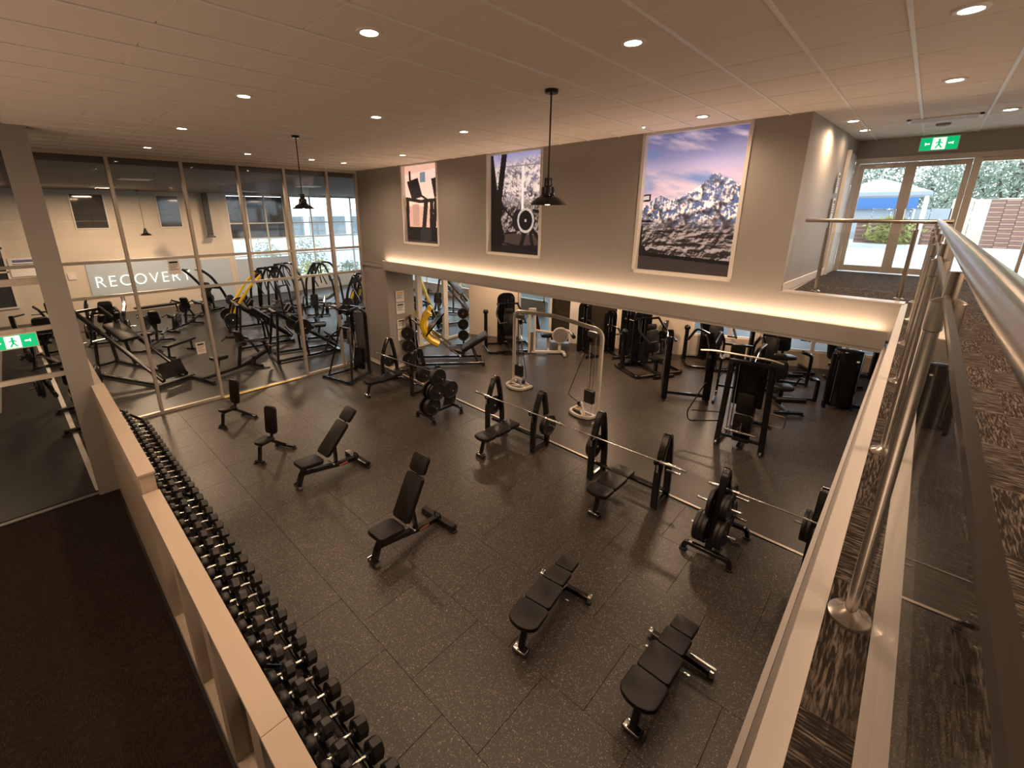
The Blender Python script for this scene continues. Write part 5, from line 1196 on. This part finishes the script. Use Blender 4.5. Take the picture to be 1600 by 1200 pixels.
def loop_machine(loc, rz, label):
    t = thing('arc_trainer', label, 'gym machine', loc, rz, 'arched trainers beyond the glass wall'); t.scale = (RS, RS, RS)
    part(t, 'base', MB().bar([(-.8, -.28, .06), (.8, -.28, .06)], .08, .07).bar([(-.8, .28, .06), (.8, .28, .06)], .08, .07).bar([(-.78, -.32, .06), (-.78, .32, .06)], .08, .07).bar([(.78, -.32, .06), (.78, .32, .06)], .08, .07), 'black')
    for s in (-1, 1):
        part(t, 'arched_frame', MB().bar(fil([(-.72, s * .26, .08), (-.62, s * .26, 1.15), (-.25, s * .24, 1.78), (.25, s * .24, 1.80), (.58, s * .26, 1.15), (.70, s * .26, .08)], .32, 6), .07, .09, .02, up=(0, 1, 0)), 'black')
        part(t, 'handle_loop', MB().tube(fil([(-.05, s * .30, .85), (-.32, s * .34, 1.35), (-.30, s * .34, 1.72), (.0, s * .30, 1.60), (.12, s * .30, 1.0)], .16, 5), .024, 8), 'gloss')
        part(t, 'pedal_bar', MB().bar(fil([(-.66, s * .14, .30), (.0, s * .14, .22), (.6, s * .14, .62)], .2), .06, .06), 'grey_metal')
        part(t, 'pedal', MB().slab([(-.2 + a, s * .14 + b_) for a, b_ in rrect(.36, .14, .04)], .26, .31, .01), 'rubber')
    part(t, 'console', MB().box((-.42, 0, 1.55), (.06, .34, .26)).bar([(-.55, 0, .1), (-.46, 0, 1.5)], .08, .08), 'gloss')
    part(t, 'crossbar', MB().bar([(-.25, -.24, 1.78), (-.25, .24, 1.78)], .05, .05).bar([(.58, -.26, 1.15), (.58, .26, 1.15)], .05, .05), 'black')
    feet(t, [(-.78, .3), (-.78, -.3), (.78, .3), (.78, -.3)])
    return t
def plain_bench(loc, rz, label, L=1.2):
    t = thing('flat_bench', label, 'bench', loc, rz, 'plain benches beyond the glass wall')
    part(t, 'pad', pad(fr((0, 0, .46), (1, 0, 0)), .30, L, .07, .05), 'vinyl')
    part(t, 'frame', MB().bar([(-L * .4, 0, .36), (L * .4, 0, .36)], .06, .05).bar([(-L * .4, 0, .36), (-L * .42, 0, .04)], .06, .06).bar([(L * .4, 0, .36), (L * .42, 0, .04)], .06, .06).bar([(-L * .42, -.22, .035), (-L * .42, .22, .035)], .06, .05).bar([(L * .42, -.22, .035), (L * .42, .22, .035)], .06, .05), 'black')
    feet(t, [(-L * .42, .2), (-L * .42, -.2), (L * .42, .2), (L * .42, -.2)], s=(.06, .06, .02)); return t
sled_machine((1.75, 16.9, 0), D(112), 'long black sled machine with inclined rails, behind the glass beside the partition', None, 3.1, 26)
row_machine((3.0, 20.2, 0), D(60), 'black row machine with big plates behind the leftmost tall pane', 'the row machine behind the left panes')
row_machine((4.5, 22.7, 0), D(40), 'black row machine, farther one behind the leftmost tall panes', 'the farther left row machine')
lever_machine((2.0, 22.6, 0), D(80), 'black lever machine near the recovery sign corner', 'black', 1.25, 'the lever machine near the sign')
plain_bench((4.3, 26.6, 0), D(4), 'plain flat bench along the back wall under the recovery sign', 1.9)
plain_bench((3.35, 18.3, 0), D(35), 'low black bench behind the white notice on the glass')
row_machine((4.1, 14.9, 0), D(15), 'low black row machine closest to the glass by the dumbbell rack', None, .45)
lever_machine((6.1, 25.2, 0), D(-150), 'black lever machine before the back wall right of the recovery sign', 'black', 1.7, 'the lever machine right of the sign', (.2,))
lever_machine((6.5, 20.6, 0), D(-10), 'yellow-armed lever machine in the middle of the room beyond the glass', 'yellow', 1.75, 'the yellow-armed machine', (.225, .225))
loop_machine((8.1, 22.3, 0), D(-60), 'black arched trainer, left one before the blue-grey panels')
loop_machine((9.35, 23.5, 0), D(-60), 'black arched trainer, middle one before the blue-grey panels')
loop_machine((10.95, 22.6, 0), D(-60), 'black arched trainer, right one before the garden window')
sled_machine((5.75, 17.6, 0), D(170), 'black sled machine behind the nearer one at the sliding door', None, 1.7, 40)
sled_machine((6.2, 15.15, 0), D(172), 'black sled machine nearest the sliding door, rails sloping to the right', 'the sled nearest the sliding door', 1.9, 38)
row_machine((9.0, 19.6, 0), D(-120), 'black row machine with plates behind the fifth bay of the glass', 'the row machine in the fifth bay')
row_machine((8.1, 16.2, 0), D(-30), 'black row machine with a raised pad behind the right bays of the glass', 'the row machine in the right bays', .7)
lever_machine((13.6, 22.0, 0), D(-30), 'yellow-armed lever machine farthest right, against the garden window', 'yellow', 1.95, 'the far yellow machine')
lever_machine((11.7, 19.6, 0), D(-50), 'yellow-armed lever machine behind the last bay of the glass', 'yellow', 1.7, 'the yellow machine in the last bay')
lever_machine((9.9, 15.0, 0), D(-60), 'black lever machine just behind the corner of the glass wall', 'black', 1.7, 'the machine behind the glass corner')
row_machine((8.5, 14.15, 0), D(200), 'black row machine close behind the cable tower', 'the machine behind the cable tower')
loop_machine((10.3, 17.3, 0), D(-70), 'black arched trainer alone behind the last bay of the glass')
lever_machine((11.0, 14.9, 0), D(100), 'yellow-armed lever machine seen through the undercroft glazing', 'yellow', 2.0, 'the machine in the undercroft glazing')
row_machine((13.0, 15.6, 0), D(70), 'black row machine seen through the middle undercroft pane', None, .8)
sled_machine((14.6, 16.6, 0), D(110), 'black sled machine seen through the last undercroft pane', None, 1.8, 45)
lever_machine((.1, 20.6, 0), D(100), 'black lever machine behind the entrance glazing beside the column', 'black', 1.2, 'the machine behind the entrance glazing')
row_machine((.35, 14.2, 0), D(95), 'black row machine with plates just behind the grey column', 'the machine behind the grey column')
row_machine((.5, 25.3, 0), D(80), 'black row machine farthest behind the entrance glazing', None)

# recovery sign panel and other wall panels
t = thing('wall_panel', 'pale blue wall panel with the word RECOVERY in white letters', 'sign', (2.15, 28.37, .95))
part(t, 'panel', MB().bb(0, 4.45, -.02, 0.02, 0, 1.65), 'frost')
cu = bpy.data.curves.new('lettering', 'FONT'); cu.body = 'RECOVERY'; cu.size = 1.0; cu.extrude = .012; cu.offset = -.014; cu.space_character = 1.22; cu.align_x = 'CENTER'
fo = bpy.data.objects.new('lettering', cu); COL.objects.link(fo); fo.parent = t; fo.location = (2.18, -.035, .36); fo.rotation_euler = (PI / 2, 0, 0); fo.scale = (.70, .78, 1); cu.materials.append(M['sign_white'])
t = thing('wall_panel', 'pale blue panel below the glazing to the right of the recovery sign', 'panel', (6.9, 28.37, .02)); part(t, 'panel', MB().bb(0, 1.4, -.02, .02, 0, 2.3), 'frost')
t = thing('wall_panel', 'pale blue panel under the back window grid', 'panel', (8.65, 28.37, .02)); part(t, 'panel', MB().bb(0, 3.05, -.02, .02, 0, 2.2), 'frost')
t = thing('hanging_duct', 'thin dark duct hanging from the recovery room ceiling', 'duct', (7.5, 28.0, 5.8)); part(t, 'body', MB().bb(-.12, .12, -.10, .10, -2.25, 0), 'dark'); part(t, 'bracket', MB().bb(-.2, .2, -.14, .14, -2.3, -2.22), 'black')
pendant(4.5, 27.0, 3.75, 'black pendant lamp hanging in the recovery room before the back wall', 5.8, 1.1)
for i, (x, y) in enumerate([(3, 18), (8.5, 18), (3, 24.5), (8.5, 24.5), (-2.5, 16), (13.5, 19)]):
    t = thing('ceiling_panel_light', f'square lamp panel in the dark recovery room ceiling, {ordw(i)} by distance', 'ceiling light', (x, y, 5.8), 0, 'recovery room ceiling lamps')
    part(t, 'frame', MB().bb(-.4, .4, -.4, .4, -.03, 0), 'tbar')

# ================================================================== OUTSIDE THE UPSTAIRS DOORS
TZ = 3.72
t = thing('gazebo', 'gazebo with a grey-blue pyramid roof on the terrace beyond the double doors', 'gazebo', (19.5, 1.35, TZ))
rf = MB(); rf.add([(-1.4, -1.25, 1.66), (1.4, -1.25, 1.66), (1.4, 1.25, 1.66), (-1.4, 1.25, 1.66), (0, 0, 2.12), (-1.4, -1.25, 1.56), (1.4, -1.25, 1.56), (1.4, 1.25, 1.56), (-1.4, 1.25, 1.56)], [(0, 1, 4), (1, 2, 4), (2, 3, 4), (3, 0, 4), (5, 6, 1, 0), (6, 7, 2, 1), (7, 8, 3, 2), (8, 5, 0, 3), (8, 7, 6, 5)])
part(t, 'roof', rf, 'canvas')
for x in (-1.3, 1.3):
    for y in (-1.15, 1.15): part(t, 'post', MB().bar([(x, y, 0), (x, y, 1.55)], .09, .09), 'white')
t = thing('banner', 'long blue banner along the top of the grey fence', 'banner', (23.4, 1.75, TZ + 1.22)); part(t, 'cloth', MB().bb(-.02, .02, -1.3, 1.3, 0, .42), 'blue')
for y in (-1.25, 1.25): part(t, 'pole', MB().bar([(.04, y, -1.22), (.04, y, .5)], .05, .05), 'white')
for gi, (nm, y0, n, m, hgt, lb) in enumerate([('fence', -.5, 6, 'fence_grey', 1.22, 'grey panel fence behind the gazebo'), ('fence', -2.1, 3, 'fence_cream', 1.55, 'cream panel fence right of the gazebo')]):
    t = thing(nm, lb, 'fence', (23.6, y0, TZ))
    for k in range(n): part(t, 'panel', MB().slab([(-.02, k * .55 + .01), (.02, k * .55 + .01), (.02, k * .55 + .54), (-.02, k * .55 + .54)], .04, hgt - .03 * (k % 2), .006), m)
    part(t, 'rail', MB().bb(.02, .08, 0, n * .55, .3, .36).bb(.02, .08, 0, n * .55, hgt - .3, hgt - .24), m)
def brick_wall(loc, n, rows, label, mats_):
    t = thing('brick_wall', label, 'wall', loc)
    part(t, 'mortar', MB().bb(.03, .12, 0, n * .31, 0, rows * .07), 'clad2'); me = [None, None]
    for k in range(2): me[k] = MB().slab([(0, .006), (.1, .006), (.1, .304), (0, .304)], .005, .065, .004).mesh('brick', True); me[k].materials.append(M[mats_[k]])
    for r_ in range(rows):
        for k in range(n):
            o = link('brick', me[(r_ * 7 + k * 3) % 2], None, t); o.location = (random.uniform(-.008, .004), k * .31, r_ * .07)
brick_wall((22.0, -.2, TZ), 7, 11, 'low rusty brick planter wall on the terrace behind the doors', ('rust', 'rust2'))
brick_wall((21.2, -2.5, TZ), 4, 21, 'tall rusty brick wall beyond the right-hand glazing', ('rust', 'rust2'))
t = thing('building', 'pale building corner with a grey window beyond the right glazing', 'building', (26.5, -6.2, TZ))
part(t, 'wall', MB().bb(0, .3, 0, 3.2, 0, 5.5), 'fence_cream'); w_ = part(t, 'window', MB().bb(-.06, 0, .9, 2.3, 1.7, 3.0), 'white'); link('pane', MB().bb(-.08, -.06, 1.0, 2.2, 1.8, 2.9).mesh('pane'), 'fence_grey', w_); part(t, 'pilaster', MB().bb(-.1, 0, -.3, 0, 0, 5.6), 'white')

def foliage(mb, c, R, n, s, rnd):
    for _ in range(n):
        while True:
            p = Vector((rnd.uniform(-1, 1), rnd.uniform(-1, 1), rnd.uniform(-1, 1)))
            if .35 < p.length < 1: break
        p = Vector((c[0] + p.x * R[0], c[1] + p.y * R[1], c[2] + p.z * R[2]))
        d = Vector((rnd.gauss(0, 1), rnd.gauss(0, 1), rnd.gauss(0, 1))).normalized(); e = d.orthogonal().normalized(); k = s * rnd.uniform(.6, 1.4)
        mb.add([p - d * k, p + e * k * .45, p + d * k, p - e * k * .45], [(0, 1, 2, 3)])
def tree(loc, h, R, label, m='leaf', n=5600, s=.10):
    rnd = random.Random(int(loc[0] * 91 + loc[1] * 17)); t = thing('tree', label, 'tree', loc)
    tr = MB(); tr.tube([(0, 0, 0), (.05, .02, h * .45), (0, 0, h * .8)], .14, 8); 
    for k in range(5): a = k * 1.3; tr.tube([(0, 0, h * .45), (math.cos(a) * R * .5, math.sin(a) * R * .5, h * .75)], .05, 6)
    part(t, 'trunk', tr, 'bark')
    lf = MB()
    for k in range(7):
        a = k * 2.4; foliage(lf, (math.cos(a) * R * .5, math.sin(a) * R * .5, h * .72 + math.sin(k * 1.7) * h * .14), (R * .62, R * .62, h * .25), n // 7, s, rnd)
    part(t, 'foliage', lf, m)['kind'] = 'stuff'
tree((30, 3.6, -.26), 8.6, 2.6, 'grey-green tree beyond the left door leaf'); tree((36.5, .3, -.26), 8.2, 2.6, 'grey-green tree beyond the gap between the doors'); tree((30, -2.4, -.26), 8.8, 2.6, 'grey-green tree beyond the right door leaf'); tree((36.5, -7.5, -.26), 8.6, 2.4, 'grey-green tree beyond the glazing right of the doors')
def shrub(loc, R, label, m, n=500, s=.12):
    rnd = random.Random(int(loc[0] * 31 + loc[1] * 57)); t = thing('shrub', label, 'shrub', loc)
    part(t, 'stem', MB().tube([(0, 0, 0), (0, 0, R[2])], .03, 6), 'bark'); lf = MB(); foliage(lf, (0, 0, R[2] * .95), R, n, s, rnd); part(t, 'foliage', lf, m)['kind'] = 'stuff'
shrub((21.6, .9, TZ), (.35, .9, .5), 'yellow-green shrub on the planter wall outside the doors', 'leaf2', 350, .09)
for i, (x, y, R, m, lb) in enumerate([(12.7, 31.3, (1.0, .8, .75), 'leaf', 'rounded green shrub outside the garden window, left'), (14.9, 31.8, (1.2, .8, .85), 'leaf2', 'yellow-green shrub outside the garden window, middle'), (17.2, 31.0, (1.0, .8, .75), 'leaf', 'rounded green shrub outside the garden window, right'),
                                      (12.6, 34.4, (1.1, .9, 1.6), 'leaf', 'tall dark shrub behind the garden shrubs, left'), (16.0, 34.8, (1.4, .9, 1.7), 'leaf', 'tall dark shrub behind the garden shrubs, right'), (20.2, 22, (.9, 1.3, .8), 'leaf2', 'green shrub outside the side windows'), (20.5, 8.2, (.9, 1.3, .8), 'leaf', 'green shrub outside the undercroft window'), (10.3, 32.5, (1.2, .8, .9), 'leaf', 'green shrub behind the window grid')]):
    shrub((x, y, -.06), R, lb, m)
t = thing('building', 'long grey-blue clad building across the garden', 'building', (6, 42, -.26)); part(t, 'wall', MB().bb(0, 24, 0, 2, 0, 5.4), 'clad')
for k in range(11): w_ = part(t, 'window', MB().bb(1 + k * 2.1, 2.5 + k * 2.1, -.08, 0, 3.0, 4.7), 'clad2'); link('sill', MB().bb(.95 + k * 2.1, 2.55 + k * 2.1, -.14, 0, 2.9, 3.0).mesh('sill'), 'white', w_)
for k in range(24): part(t, 'cladding_seam', MB().bb(k - .03, k + .03, -.04, 0, 0, 5.4), 'clad')
t = thing('building', 'grey-blue clad building beside the side windows', 'building', (31, 8, -.26)); part(t, 'wall', MB().bb(0, 2, 0, 28, 0, 6.2), 'clad')
for k in range(13): w_ = part(t, 'window', MB().bb(-.08, 0, 1 + k * 2.1, 2.5 + k * 2.1, 3.2, 5.0), 'clad2'); link('sill', MB().bb(-.14, 0, .95 + k * 2.1, 2.55 + k * 2.1, 3.1, 3.2).mesh('sill'), 'white', w_)
